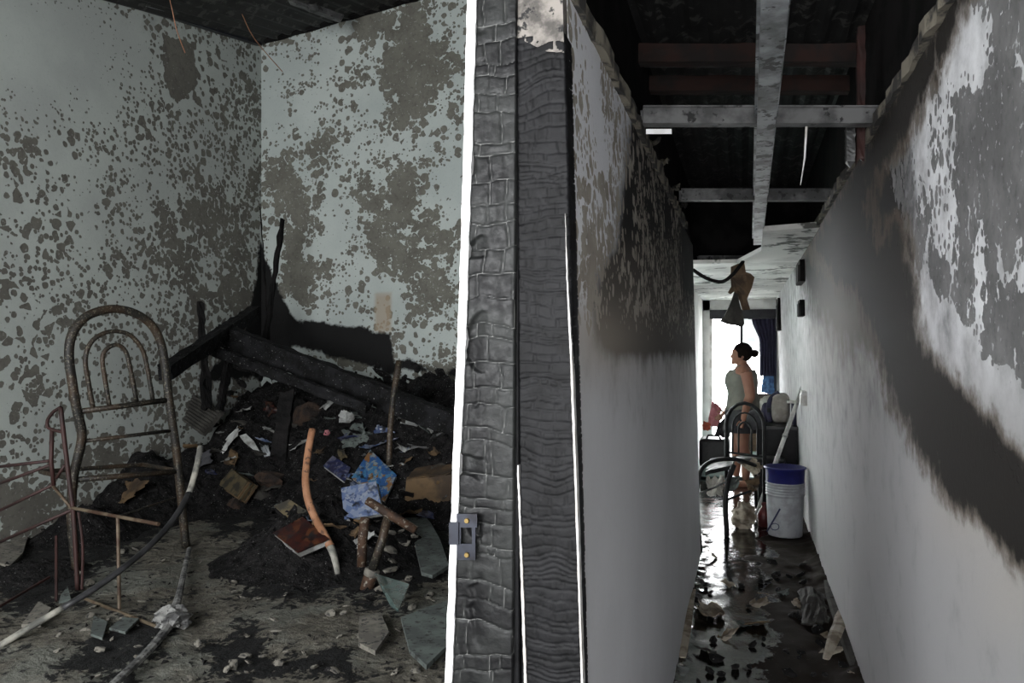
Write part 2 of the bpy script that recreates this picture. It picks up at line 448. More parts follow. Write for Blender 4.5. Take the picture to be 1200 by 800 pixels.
M['cover_red'] = cover_mat('dark_red_printed_cover', (.020, .004, .004), (.032, .007, .004), (.06, .02, .008), (.008, .004, .004))

# ------------------------------------------------------------------ room shell
XL, YB, ZR = -3.25, 4.66, 0.5          # bedroom left wall, back wall, raised bedroom floor
YD = 1.45                              # near end of the partition = doorway jamb
ZT = 2.12                              # top of the corridor walls
YE = 10.97                             # rear doorway

M['w_room'] = wall_mat('blistered_bedroom_paint', (.46, .50, .47), (.40, .43, .41), (.16, .155, .135), (.125, .12, .105), sv=19, sn=3.2, spot=.80)
M['w_back'] = wall_mat('peeled_bedroom_paint', (.42, .46, .44), (.36, .40, .385), (.15, .147, .125), (.115, .112, .095), sv=20, sn=3.6, spot=.62, spread=3.6)
M['w_cl'] = wall_mat('smoked_corridor_paint', (.82, .83, .86), (.74, .75, .78), (.40, .37, .32), (.30, .27, .23), sv=26, sn=5., spot=1.15, spread=2.2, warm=(.42, .37, .31))
M['w_cr'] = wall_mat('flaking_corridor_paint', (.84, .85, .87), (.76, .77, .79), (.22, .22, .22), (.13, .13, .13), sv=22, sn=6., spot=.55, burn=(.016, .014, .012), soft=(.30, .72), bn=1.3, warm=(.50, .44, .36))

CORNER = [(304, 270), (312, 300), (322, 325), (334, 350), (347, 372), (372, 373), (400, 381), (425, 382), (442, 389), (460, 388), (464, 420),
          (480, 418), (506, 434), (498, 437), (470, 434), (462, 440), (455, 475), (448, 470), (446, 434), (400, 421), (345, 408), (345, 440), (230, 450), (285, 385), (298, 330)]
def burn_room(px, py, P):
    s = polysd(px, py, CORNER)
    s2 = polysd(px, py, [(522, 430), (545, 428), (545, 445), (524, 442)])
    return ss((np.maximum(s, s2) + 9) / 22.)

# bedroom left wall
grid_wall('wall_left', (XL, -1.0, 0), (0, YB + 1.0, 0), (0, 0, 4.3), 230, 170, (-.15, 0, 0), M['w_room'], {
    'bare': lambda px, py, P: .33 + blobs(px, py, [(60, 60, 110, 90, -.25), (190, 300, 70, 70, .22), (285, 200, 30, 120, .2), (290, 350, 40, 60, .25), (10, 330, 45, 35, .18), (235, 300, 30, 90, .15), (140, 540, 90, 35, .28), (30, 600, 60, 30, .35), (20, 440, 25, 25, .2)])
        + ss((polysd(px, py, [(195, 45), (226, 52), (227, 100), (208, 118), (196, 100)]) + 5) / 8) * 1.0,
    'soot': lambda px, py, P: blobs(px, py, [(250, 20, 90, 22, .35), (190, 300, 60, 60, .12)]),
    'burn': lambda px, py, P: burn_room(px, py, P),
    'warm': lambda px, py, P: 0 * px})
# bedroom back wall
grid_wall('wall_back', (XL, YB, 0), (2.75, 0, 0), (0, 0, 4.6), 190, 230, (0, .15, 0), M['w_back'], {
    'bare': lambda px, py, P: .38 + blobs(px, py, [(470, 60, 60, 55, .55), (490, 110, 50, 40, .35), (450, 235, 50, 45, .45), (490, 310, 50, 45, .45), (345, 230, 40, 90, .35), (350, 320, 25, 40, .4), (415, 120, 40, 50, -.1), (420, 350, 60, 30, -.15), (320, 120, 25, 60, -.2), (500, 380, 30, 25, .2), (400, 425, 60, 14, .35), (520, 160, 30, 50, -.1)]),
    'soot': lambda px, py, P: blobs(px, py, [(480, 70, 70, 60, .15), (400, 30, 90, 14, .3)]),
    'burn': burn_room,
    'warm': lambda px, py, P: ss((polysd(px, py, [(440, 344), (458, 344), (458, 388), (440, 388)]) + 3) / 5) * .9})
# near bedroom wall with the window opening the daylight comes through
nb = MB(); nb.box((XL, -1.15, 0), (-2.8, -1.0, 4.3)); nb.box((-.7, -1.15, 0), (-.5, -1.0, 4.3)); nb.box((-2.8, -1.15, 0), (-.7, -1.0, 1.1)); nb.box((-2.8, -1.15, 3.0), (-.7, -1.0, 4.3))
tag(nb.build('wall_front', M['white_dull']), kind='structure')
nb = MB(); nb.box((-.5, -1.5, 0), (-.32, .15, 2.8)); tag(nb.build('wall_corridor_near', M['white_dull']), kind='structure')
nb = MB(); nb.box((-.5, -1.68, 0), (-.32, -1.5, 2.8)); nb.box((.42, -1.68, 0), (.62, -1.5, 2.8)); nb.box((-.32, -1.68, 2.03), (.42, -1.5, 2.8)); tag(nb.build('wall_entrance', M['white_dull']), kind='structure')

# bedroom floor (raised slab) with ash
BLK = [(0, 650), (60, 618), (110, 575), (200, 575), (212, 612), (240, 596), (262, 632), (290, 610), (300, 645), (282, 690), (340, 702), (400, 696), (432, 712), (470, 690), (470, 640), (470, 600), (540, 590), (540, 420), (250, 430), (190, 480), (60, 560)]
BLK2 = [(0, 645), (70, 630), (100, 655), (75, 700), (40, 705), (0, 725)]
BLK6 = [(25, 645), (95, 590), (190, 556), (192, 612), (165, 640), (112, 660), (98, 705), (70, 690)]
BLK3 = [(60, 790), (110, 740), (170, 720), (200, 745), (150, 800)]
BLK4 = [(475, 600), (540, 590), (540, 700), (500, 690), (470, 720), (440, 700)]
BLK5 = [(230, 745), (300, 720), (330, 760), (420, 745), (430, 800), (240, 800)]
def blk(px, py, P):
    s = np.maximum.reduce([polysd(px, py, BLK), polysd(px, py, BLK2), polysd(px, py, BLK6), polysd(px, py, BLK3) - 4, polysd(px, py, BLK4) - 12, polysd(px, py, BLK5) - 12])
    return ss((s + 22) / 44.)
def floor_mat():
    g = G('ash_covered_floor'); a = g.attr('burn')
    n1 = g.noise(9, 8, .68, g.warp(6, .12)); n2 = g.noise(38, 5, .65)
    pale = g.mix(g.map(n2, .4, .62), (.13, .12, .097), (.07, .065, .053))
    pale = g.mix(g.map(g.noise(3, 3), .45, .6), pale, (.12, .122, .105))
    f = g.math('ADD', g.math('ADD', g.math('MULTIPLY', a, 1.1), g.math('MULTIPLY', g.math('SUBTRACT', n1, .5), 3.8)), g.math('MULTIPLY', g.math('SUBTRACT', n2, .5), 1.9))
    col = g.mix(g.map(f, .30, .52), pale, (.006, .006, .006))
    g.bump(g.math('ADD', n1, g.math('MULTIPLY', n2, .5)), .9, .03)
    return g.out(col, .85, 0, .3)
def fl_disp(P):
    d = np.zeros_like(P); d[:, 2] = (fbm(P[:, 0] * 7, P[:, 1] * 7, 0, 4, 3) - .5) * .035; return d
grid_wall('floor', (XL, -1.0, ZR), (2.75, 0, 0), (0, YB + 1.0, 0), 150, 310, (0, 0, -ZR), floor_mat(), {'burn': blk}, fl_disp)

# heap of ash and char against the back corner
def hm(X, Y):
    X = np.asarray(X, float); Y = np.asarray(Y, float)
    h = .64 * ss((Y - 3.45) / 1.0) * ss((X + 3.32) / .30) * (1 - .25 * ss((X + 1.2) / .6))
    for (px, py, r, a) in ((360, 655, .30, .20), (420, 640, .28, .18), (270, 590, .32, .16), (500, 590, .30, .14), (330, 560, .4, .14), (150, 598, .34, .36), (100, 628, .2, .14), (40, 670, .22, .07), (440, 580, .3, .12)):
        c = on_z(px, py, ZR); h = h + a * np.exp(-((X - c.x) ** 2 + (Y - c.y) ** 2) / (r * r))
    h = h * (.75 + .5 * fbm(X * 6, Y * 6, 1.7, 4, 9)) - .035
    return h
def hit(px, py):
    """first point of the pixel's ray on the heap or the bedroom floor"""
    d = np.array(ray(px, py)); t = np.arange(1.6, 6, .008)[:, None]
    P = np.array(CAM) + d * t
    w = np.nonzero(P[:, 2] <= ZR + np.maximum(0, hm(P[:, 0], P[:, 1])))[0]
    return Vector(P[w[0]] if len(w) else P[400])
gx = np.linspace(XL + .002, -.565, 150); gy = np.linspace(2.2, YB - .002, 140)
GX, GY = np.meshgrid(gx, gy); H = hm(GX.ravel(), GY.ravel())
H2 = H + np.where(H > 0, (fbm(GX.ravel() * 22, GY.ravel() * 22, .3, 3, 4) - .5) * .09 * ss(H / .1), 0)
hv = np.stack([GX.ravel(), GY.ravel(), ZR + H2], 1)
idx = np.arange(len(hv)).reshape(140, 150)
hf = np.stack([idx[:-1, :-1], idx[:-1, 1:], idx[1:, 1:], idx[1:, :-1]], -1).reshape(-1, 4)
keep = (H[hf] > -.034).any(1)
heap = me('ash_heap', hv.tolist(), hf[keep].tolist(), M['ash'])
tag(heap, 'black heap of ash and char filling the bedroom corner', 'ash', kind='stuff')

# partition seen from the corridor (leans a little), its wall above, right wall
def lx(z): return -.282 - .0252 * z
def rx(z): return .478 - .032 * z
def lside(P): return None
grid_wall('wall_corridor_left', (lx(0), YD + .035, 0), (0, 3.885, 0), (lx(ZT) - lx(0), 0, ZT), 200, 130, (-.19, 0, 0), M['w_cl'], {
    'bare': lambda px, py, P: .20 * ss((430 - py) / 70) + .02 + .04 * ss((720 - px) / 60) * ss((420 - py) / 200) + blobs(px, py, [(715, 60, 35, 60, -.12), (700, 270, 22, 45, .30), (712, 120, 8, 40, .55), (688, 330, 14, 40, .4)]) + .03 * ss((px - 730) / 40) * ss((400 - py) / 60),
    'soot': lambda px, py, P: 1.35 * ss((px - 700 - .13 * (330 - py)) / 36.) * ss((440 - py) / 80.) + .55 * ss((px - 676) / 40) * ss((430 - py) / 50.) * ss((py - 290) / 40) + .24 * ss((560 - py) / 140) * ss((px - 670) / 30) * ss((py - 270) / 60),
    'burn': lambda px, py, P: .75 * ss((px - 772) / 40.) * ss((440 - py) / 130.) + .7 * ss((8 - (px - (660 + py * .0275))) / 10.) * ss((py - 380) / 60),
    'film_shade': lambda px, py, P: .5 * ss((py - 330) / 120.),  # smoke film and lower-wall shade painted as one grey
    'warm': lambda px, py, P: .65 * blobs(px, py, [(700, 400, 60, 50, 1.0)]) + .18 * ss((500 - py) / 150) * ss((py - 260) / 60)})
WP1 = [(1068, 335), (1085, 325), (1100, 350), (1130, 385), (1150, 415), (1180, 440), (1210, 465), (1210, 548), (1170, 512), (1140, 475), (1112, 445), (1095, 420), (1078, 390), (1065, 350)]
WP2 = [(1020, 195), (1040, 200), (1046, 240), (1036, 290), (1022, 280), (1015, 240)]
grid_wall('wall_corridor_right', (rx(0), YE + .1, 0), (0, -(YE + .1 - .8), 0), (rx(ZT) - rx(0), 0, ZT), 400, 120, (.16, 0, 0), M['w_cr'], {
    'bare': lambda px, py, P: np.clip((.86 * ss((px - 985 - .55 * np.maximum(0, py - 230)) / 60.) * ss((620 - py) / 90.) + blobs(px, py, [(1090, 180, 34, 75, -.55), (1045, 260, 26, 45, -.5), (1120, 60, 30, 45, -.55), (1185, 330, 30, 40, -.3), (1150, 60, 16, 60, -.3), (1150, 330, 14, 60, -.25)])) * (1 - ss((np.maximum(polysd(px, py, WP1), polysd(px, py, WP2)) + 6) / 10.)), .01, 1.2),
    'soot': lambda px, py, P: 1.05 * ss((1085 - px) / 60.) * ss((px - 908) / 34) * ss((470 - py - 1.6 * np.maximum(0, 985 - px)) / 170) + .24 * ss((620 - py) / 250.) + .10,
    'burn': lambda px, py, P: 1.02 * ss((polysd(px, py, [(955, 285), (1117, 0), (1135, -20), (1085, 100), (1055, 165), (1022, 200), (1013, 240), (1030, 300), (1050, 262), (1066, 330), (1072, 400), (1108, 445), (1145, 478), (1175, 518), (1260, 605), (1260, 760), (1200, 665), (1150, 612), (1110, 575), (1080, 530), (1050, 470), (1030, 400), (1010, 350), (975, 320)]) + 24) / 44.),
    'film_shade': lambda px, py, P: np.clip(.95 * ss((py - 300 - .25 * (px - 950)) / 160.), 0, .95),  # grey for smoke film, with the dimmer lower wall painted in
    'warm': lambda px, py, P: .7 * blobs(px, py, [(1130, 600, 50, 50, .5), (1000, 380, 35, 60, .5), (1190, 690, 60, 70, .5), (970, 400, 20, 60, .3)])})
nb = MB(); nb.box((.44, -1.5, 0), (.60, .8, ZT)); tag(nb.build('wall_corridor_right_near', M['white_dull']), kind='structure')
# walls of the rear space
fm = M['white_dull']
M['rear_white'] = sm('rear_white_wall', (.74, .74, .72), (.6, .6, .58), 3, .8)
tag(MB().box((-.70, 8.4, 0), (-.55, YE + .1, 2.10)).build('wall_rear_left', M['rear_white']), kind='structure')
b = MB(); b.box((-.70, YE, 0), (-.455, YE + .14, 2.3)); b.box((.415, YE, 0), (.6, YE + .14, 2.3)); b.box((-.70, YE, 1.96), (.6, YE + .14, 2.3)); b.box((.19, YE, 0), (.415, YE + .14, .80))
tag(b.build('wall_rear', M['rear_white']), kind='structure')
tag(MB().box((-3.4, 5.3, 0), (-.55, 5.42, 3.0)).build('wall_rear_side', M['rear_white']), kind='structure')
tag(MB().box((-3.4, 5.42, -.05), (-3.25, YE, 3.0)).build('wall_rear_far', M['rear_white']), kind='structure')
# black upper walls and roof over the corridor
tag(MB().box((-.545, YD - .2, ZT - .0), (-.45, 11.0, 4.6)).build('wall_upper_left', M['soot']), kind='structure')
tag(MB().box((.50, -1.5, ZT - .0), (.62, 11.0, 4.0)).build('wall_upper_right', M['soot']), kind='structure')
tag(MB().box((-.6, 6.9, 2.14), (.6, 7.0, 4.0)).build('wall_gable', M['soot']), kind='structure')

def corrugated(name, x0, x1, y0, y1, zf, mat, pitch=.09, amp=.012, th=.004):
    V = []; F = []; n = int((x1 - x0) / (pitch / 4)); xs = np.linspace(x0, x1, n + 1)
    for (y) in (y0, y1):
        for x in xs: V.append((x, y, zf(x, y) + amp * math.sin(2 * PI * x / pitch)))
    k = n + 1
    for (y) in (y0, y1):
        for x in xs: V.append((x, y, zf(x, y) + amp * math.sin(2 * PI * x / pitch) + th))
    for i in range(n):
        F.append((i, k + i, k + i + 1, i + 1)); F.append((2 * k + i, 2 * k + i + 1, 3 * k + i + 1, 3 * k + i))
    F.append((0, 2 * k, 3 * k, k)); F.append((n, k + n, 3 * k + n, 2 * k + n))
    return me(name, V, F, mat)
roof = empty('ceiling'); roof['kind'] = 'structure'
zc = lambda x, y: 2.80
ys = [-1.6, .3, 3.46, 7.05]
for i in range(3):
    corrugated('roof_sheet', -.56, .62, ys[i] - .03, ys[i + 1], lambda x, y, i=i: 2.80 + .006 * i, M['roof']).parent = roof
zr = lambda x, y: 3.56 + .219 * (y - YB) + .13 * (x - XL)
for (a, b_) in ((XL - .1, -2.3), (-2.33, -1.35), (-1.38, -.45)):
    corrugated('roof_sheet', a, b_, -1.2, YB + .1, zr, M['roof'], pitch=.11).parent = roof
# timbers and steel under the bedroom roof
for (px0, py0, px1, py1, d0, d1, w) in ((325, 0, 400, 22, 4.6, 4.9, .05), (118, 4, 306, 52, None, None, .045)):
    if d0 is None:
        a = on_x(112, 0, XL + .02); b2 = on_x(303, 51, XL + .02); a.z += .05; b2.z += .01
        o = beam('roof_angle', a, b2, .05, .05, M['zinc'], roof, 3, .003)
        a2 = on_x(170, 6, XL + .06); b3 = on_x(262, 31, XL + .06)
        MB().tube([a2, b3], .008, 6).build('roof_rod', M['galv'], roof)
    else:
        beam('roof_batten', at_d(px0, py0 - 6, d0), at_d(px1, py1, d1), w, .04, M['galv_dark'], roof, 2, .003)
a = on_y(303, 48, YB - .03); b2 = on_y(500, -8, YB - .03)
beam('wall_plate', a, b2, .06, .05, M['char_dull'], roof, 5, .01)
# rusty purlins over the corridor
def dz(H, py): return H * FPX / (HZ - py)
for py, hgt, m_ in ((66, .085, 'purlin'), (101, .08, 'purlin')):
    D = dz(1.32, py); a, b2 = at_d(720 + py * .4, py, D), at_d(1035, py, D); a.z = b2.z = 2.725
    beam('purlin', a, b2, .07, hgt, M[m_], roof, py, .004)
a, b2 = at_d(750, 84, 3.6), at_d(1030, 84, 3.6); a.z = b2.z = 2.76
beam('roof_batten', a, b2, .05, .05, M['galv_dark'], roof, 3, .003)
# ceiling frame left hanging: one long channel, cross channels
def channel(name, a, b, w, h, mat, parent):
    a, b = Vector(a), Vector(b); t = (b - a).normalized(); u = t.cross(UP).normalized(); th = .006
    m = MB()
    def bar(u0, u1, z0, z1):
        P = []
        for q in (z0, z1):
            P += [a + u * u0 + UP * q, a + u * u1 + UP * q, b + u * u1 + UP * q, b + u * u0 + UP * q]
        m.hexa(P)
    bar(-w / 2, w / 2, 0, th); bar(-w / 2, -w / 2 + th, th, h); bar(w / 2 - th, w / 2, th, h)
    bar(-w / 2 - .008, -w / 2, h - th, h); bar(w / 2, w / 2 + .008, h - th, h)
    return m.build(name, mat, parent)
frm = empty('ceiling_frame', (0, 3, ZT)); frm['kind'] = 'structure'; frm.name = 'trim_1'
def ch(name, a, b, w, h, mat):
    o = channel(name, a, b, w, h, mat, None); o.parent = frm; o.matrix_parent_inverse = Matrix.Translation((0, -3, -ZT)); return o
ch('runner', (.058, 1.25, ZT - .004), (.088, 5.45, ZT - .004), .055, .05, M['galv'])
for py, x0, x1, mt in ((143, 752, 1041, 'galv_dark'), (233, 797, 986, 'galv_dark'), (306, 818, 872, 'galv_dark')):
    D = dz(.72 + .03, py); a, b2 = at_d(x0, py, D), at_d(x1, py, D)
    a.z = b2.z = ZT + .02
    ch('cross_channel', a, b2, .05, .055, M[mt])
def part(o):
    o.parent = frm; o.matrix_parent_inverse = Matrix.Translation((0, -3, -ZT)); return o
part(MB().hexa([at_d(757, 157, 2.36), at_d(787, 157, 2.34), at_d(787, 157, 2.42), at_d(757, 157, 2.44), at_d(757, 151, 2.36), at_d(787, 151, 2.34), at_d(787, 151, 2.42), at_d(757, 151, 2.44)]).build('clip_plate', M['white']))
part(beam('hanger_post', at_d(1008, 188, 2.62), at_d(1009, 36, 2.72), .035, .03, M['rust_red'], None, 8, .004, up=(1, 0, 0)))
part(MB().tube([at_d(945, 148, 2.42), at_d(943, 185, 2.45), at_d(938, 217, 2.47)], [.004, .003, .001], 6).build('hanger_wire', M['white_dull']))
part(beam('hanger_post', at_d(996, 190, 2.60), at_d(996, 150, 2.62), .05, .03, M['galv_dark'], None, 9, .004, up=(1, 0, 0)))

# remaining ceiling board at the rear
zb = 2.10
pts = [on_z(*p, zb) for p in ((958, 266), (894, 271), (892, 294), (874, 303), (864, 308))] + [on_z(812, 309, zb), Vector((-.72, on_z(812, 309, zb).y + .1, zb)), Vector((-.72, YE + .02, zb)), Vector((.5, YE + .02, zb)), Vector((.5, on_z(958, 266, zb).y, zb))]
o = slab('ceiling_rear', pts[::-1], .03, (0, 0, 1), M['ceil']); tag(o, kind='structure')
tag(MB().box((-3.4, 5.3, 2.6), (-.5, YE + .1, 2.7)).build('ceiling_rear_side', M['rear_white']), kind='structure')

# ragged remains of the ceiling edge along both corridor wall tops
def edge_trim(name, side, y0, y1, mat, seed, w=.05):
    rs = np.random.default_rng(seed); V = []; F = []; n = 70
    for i in range(n + 1):
        y = y0 + (y1 - y0) * i / n
        j = .7 + .5 * rs.random(); zz = ZT + .006
        x = lx(ZT) if side < 0 else rx(ZT)
        inn = x + (-side) * (.008 + .016 * rs.random()); outw = x + side * w * .7
        t = .020 + .010 * j * rs.random()
        for (xx, z) in ((inn, zz - .018 * j), (inn, zz + t), (outw, zz + t * 1.3), (outw, zz - .008)):
            V.append((xx, y, z))
    for i in range(n):
        for k in range(4):
            a = i * 4 + k; b = i * 4 + (k + 1) % 4
            F.append((a, b, b + 4, a + 4) if side < 0 else (b, a, a + 4, b + 4))
    F.append((0, 1, 2, 3)); F.append((n * 4 + 3, n * 4 + 2, n * 4 + 1, n * 4))
    return tag(me(name, V, F, mat), kind='structure')
edge_trim('trim_2', -1, 1.2, 4.6, M['ceil_edge'], 3)
edge_trim('trim_3', 1, .8, 4.9, M['ceil_edge'], 4)

# corridor floor, wet and littered
def wet_mat():
    g = G('wet_sooty_floor'); n1 = g.noise(6, 8, .65, g.warp(4, .1)); n2 = g.noise(48, 5, .6); a = g.attr('wet')
    wet = g.map(g.math('ADD', g.math('ADD', n1, g.math('MULTIPLY', g.math('SUBTRACT', n2, .5), .4)), g.math('MULTIPLY', g.math('SUBTRACT', a, .5), .42)), .46, .56)
    col = g.mix(wet, (.022, .017, .014), (.008, .007, .006))
    col = g.mix(g.map(g.noise(19, 4), .62, .68, 0, .6), col, (.05, .04, .032))
    g.bump(g.math('ADD', n2, g.math('MULTIPLY', n1, .6)), .45, .0021)
    return g.out(col, g.map(wet, 0, 1, .8, .06), 0, g.map(wet, 0, 1, .06, .5))
def wet_zone(px, py, P):
    w = ss((.20 - P[:, 0] + .35 * (fbm(P[:, 0] * 5, P[:, 1] * 5, 7, 3, 6) - .5)) / .16) + ss((P[:, 1] - 7) / 1.) - .5 * ss((-.22 - P[:, 0]) / .06) * (P[:, 1] < 5)
    return np.clip(w, 0, 1)
def cf_disp(P):
    d = np.zeros_like(P)
    e = np.minimum(P[:, 0] + .30, .48 - P[:, 0])
    w = wet_zone(None, None, P)
    d[:, 2] = (fbm(P[:, 0] * 9, P[:, 1] * 9, 0, 4, 5) - .5) * .028 * (1 - .8 * w) + .06 * ss((.12 - e) / .14) * fbm(P[:, 0] * 14, P[:, 1] * 14, 2, 3, 8) * (P[:, 1] < 6.2) * (P[:, 0] > -.4) * (1 - .6 * w)
    return d
grid_wall('floor_corridor', (-.72, -1.6, 0), (1.26, 0, 0), (0, 13.6, 0), 90, 700, (0, 0, -.15), wet_mat(), {'wet': wet_zone}, cf_disp, smooth=True)
M['aqua'] = sm('pale_green_floor_paint', (.25, .36, .34), (.15, .22, .21), 4, .3)
tag(MB().box((-3.4, 5.4, -.15), (-.71, YE + .1, .012)).build('floor_rear', M['aqua']), kind='structure')
tag(MB().box((-.545, 8.7, .018), (.47, YE + 1.0, .034)).build('floor_threshold', M['aqua']), kind='structure')
tag(MB().box((-6, YE + .2, -.2), (6, YE + 14, -.02)).build('ground', M['concrete']), kind='structure')

# ------------------------------------------------------------------ doorway jamb between bedroom and corridor
def char_post(name, TLx, TRx, BLx, BRx, y, depth, mat, cw, chh, amp, seed, cwid=.0045, ytop=-40, ybot=1300, parent=None, nw=34, nh=800, hole=0):
    """charred board facing the camera; alligator cracks are real relief"""
    tl, tr = on_y(TLx, 0, y), on_y(TRx, 0, y); bl, br = on_y(BLx, 800, y), on_y(BRx, 800, y)
    ztop = on_y(600, ytop, y).z; zbot = max(.5 if False else .02, on_y(600, ybot, y).z)
    def lerp(a, b_, z): f = (z - a.z) / (b_.z - a.z); return a.x + (b_.x - a.x) * f
    zs = np.linspace(zbot, ztop, nh + 1)
    xl = np.array([lerp(tl, bl, z) for z in zs]); xr = np.array([lerp(tr, br, z) for z in zs])
    ns = 5                                   # columns on each side face
    fr = np.concatenate([np.zeros(ns), np.linspace(0, 1, nw + 1), np.ones(ns)])
    dp = np.concatenate([np.linspace(depth, depth / ns, ns), np.zeros(nw + 1), np.linspace(depth / ns, depth, ns)])
    nx = np.concatenate([-np.ones(ns), np.zeros(nw + 1), np.ones(ns)])
    k = len(fr); X = xl[:, None] + (xr - xl)[:, None] * fr[None]; Z = np.repeat(zs[:, None], k, 1); Yd = np.repeat(dp[None], nh + 1, 0)
    # cells
    q = X + nx[None] * Yd
    wq = q + .010 * (fbm(q * 18, Z * 18, 0, 3, seed) - .5) * 2; wz = Z + .020 * (fbm(q * 14, Z * 9, 5, 3, seed + 4) - .5) * 2
    rs_ = np.random.default_rng(seed); edges = [-.1]
    while edges[-1] < 2.4: edges.append(edges[-1] + chh * (.45 + 1.3 * rs_.random()))
    edges = np.array(edges); nbd = len(edges)
    bi = np.clip(np.searchsorted(edges, wz) - 1, 0, nbd - 2)
    up_, lo_ = edges[bi + 1] - wz, wz - edges[bi]
    sth = .35 + .65 * rs_.random(nbd + 1)                       # some cracks are faint
    dist = np.minimum(up_ / sth[bi + 1], lo_ / sth[bi])
    nv = max(1, int(round(.10 / cw)))
    vx = -.70 + (np.arange(nv * 5)[None] + rs_.random((nbd, nv * 5))) * cw * 1.0
    dv = np.abs(wq[..., None] - vx[bi]); dist = np.minimum(dist, dv.min(-1) * 1.3)
    hid = _h(bi.astype(np.int64), dv.argmin(-1).astype(np.int64), np.int64(7), seed)
    f1 = np.clip(1 - dist / chh * 2, 0, 1)
    crack = 1 - ss(dist / cwid)
    h = amp * (.45 * hid + .5 * fbm(q * 60, Z * 60, 2, 3, seed + 9) + .15 * (1 - (np.minimum(f1, 1)) ** 2)) - amp * .6 * crack
    if hole:
        big = fbm(q * 14 + 3, Z * 18, 4, 3, seed + 20); h -= hole * ss((big - .60) / .08) * ss((.55 - fr[None]) / .4)
    front = (np.abs(nx) < .5)[None]
    Yo = y + Yd - np.where(front, h, 0); Xo = X + np.where(front, 0, nx[None] * h * .7)
    V = np.stack([Xo, Yo, Z], -1).reshape(-1, 3); idx = np.arange(len(V)).reshape(nh + 1, k)
    F = np.stack([idx[:-1, :-1], idx[:-1, 1:], idx[1:, 1:], idx[1:, :-1]], -1).reshape(-1, 4).tolist()
    F.append(idx[0, ::-1].tolist()); F.append(idx[-1, :].tolist())
    F += [[idx[i, -1], idx[i, 0], idx[i + 1, 0], idx[i + 1, -1]] for i in range(nh)]
    o = me(name, V.tolist(), F, mat, parent, True)
    a = o.data.attributes.new('ash', 'FLOAT', 'POINT'); a.data.foreach_set('value', (.5 + .3 * crack.reshape(-1)).astype(np.float32))  # even paleness value, raised a little in the cracks
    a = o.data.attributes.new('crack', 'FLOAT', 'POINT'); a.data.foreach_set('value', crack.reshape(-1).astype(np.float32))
    return o
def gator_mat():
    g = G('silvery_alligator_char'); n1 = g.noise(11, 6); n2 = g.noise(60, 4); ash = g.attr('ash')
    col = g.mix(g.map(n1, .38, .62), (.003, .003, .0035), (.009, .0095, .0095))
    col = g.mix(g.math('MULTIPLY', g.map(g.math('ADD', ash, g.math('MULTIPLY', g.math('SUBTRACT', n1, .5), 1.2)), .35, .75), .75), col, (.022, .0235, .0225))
    col = g.mix(g.math('MULTIPLY', g.map(g.attr('crack'), .75, .98), g.map(ash, .1, .5, .1, .8)), col, (.16, .16, .155))  # paler lines coloured along the cracks
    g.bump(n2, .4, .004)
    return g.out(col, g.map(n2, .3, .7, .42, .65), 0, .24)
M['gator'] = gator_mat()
M['gator_dark'] = sm('black_alligator_char', (.004, .004, .0045), (.009, .009, .010), 18, .6, 0, bump=.4, bd=.006, spec=.16)
jam = empty('door_1', (-.42, YD, 0)); jam['kind'] = 'structure'
def jp(o):
    o.parent = jam; o.matrix_parent_inverse = Matrix.Translation((.42, -YD, 0)); return o
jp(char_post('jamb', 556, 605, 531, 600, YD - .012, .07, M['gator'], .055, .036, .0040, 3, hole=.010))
jp(char_post('jamb', 606, 660, 612, 681, YD - .002, .06, M['gator_dark'], .030, .014, .0036, 8, cwid=.003, ytop=46))
jp(char_post('jamb_stop', 602, 607, 594, 608, YD + .001, .05, M['gator_dark'], .05, .06, .002, 9, nw=6, nh=120))
def strip(name, prof, y, th, mat, wob, seed):
    rs = np.random.default_rng(seed); V = []; F = []; n = 90
    pys = np.linspace(prof[0][0], prof[-1][0], n + 1)
    L = np.interp(pys, [p[0] for p in prof], [p[1] for p in prof]); R = np.interp(pys, [p[0] for p in prof], [p[2] for p in prof])
    for py, l, r in zip(pys, L, R):
        a = on_y(l + (rs.random() - .5) * wob, py, y); b_ = on_y(r + (rs.random() - .5) * wob, py, y)
        V += [a, b_, b_ + Vector((0, th, 0)), a + Vector((0, th, 0))]
    for i in range(n):
        for k in range(4):
            a = i * 4 + k; b_ = i * 4 + (k + 1) % 4; F.append((b_, a, a + 4, b_ + 4))
    F.append((0, 1, 2, 3)); F.append((n * 4 + 3, n * 4 + 2, n * 4 + 1, n * 4))
    return me(name, V, F, mat)
jp(strip('edge_strip', [(-60, 549, 559), (0, 547, 558), (200, 542.5, 552), (400, 536, 545.5), (560, 530, 538), (700, 525, 533), (800, 521, 529.5), (1150, 506, 515)], YD - .02, .03, M['white'], 1.2, 4))
jp(strip('edge_strip', [(545, 606, 607.5), (640, 609, 611.5), (800, 614, 617), (1100, 624, 627)], YD - .008, .02, M['white_dull'], .8, 5))
jp(strip('edge_strip', [(250, 662, 662.3), (330, 664, 665.3), (420, 668, 670.3), (560, 673, 675.5), (800, 681, 683), (1100, 690, 692)], YD - .012, .02, M['white_dull'], .5, 6))
# plaster showing above the short dark jamb board
M['w_head'] = sm('scorched_head_plaster', (.22, .20, .18), (.06, .055, .05), 16, .85, c3=(.012, .012, .012), sc3=26)
jp(slab('plaster_head', [on_y(606, 44, YD - .004), on_y(640, 60, YD - .004), on_y(661, 62, YD - .004), on_y(658, -50, YD - .004), on_y(604, -50, YD - .004)], .05, (0, 1, 0), M['w_head']))
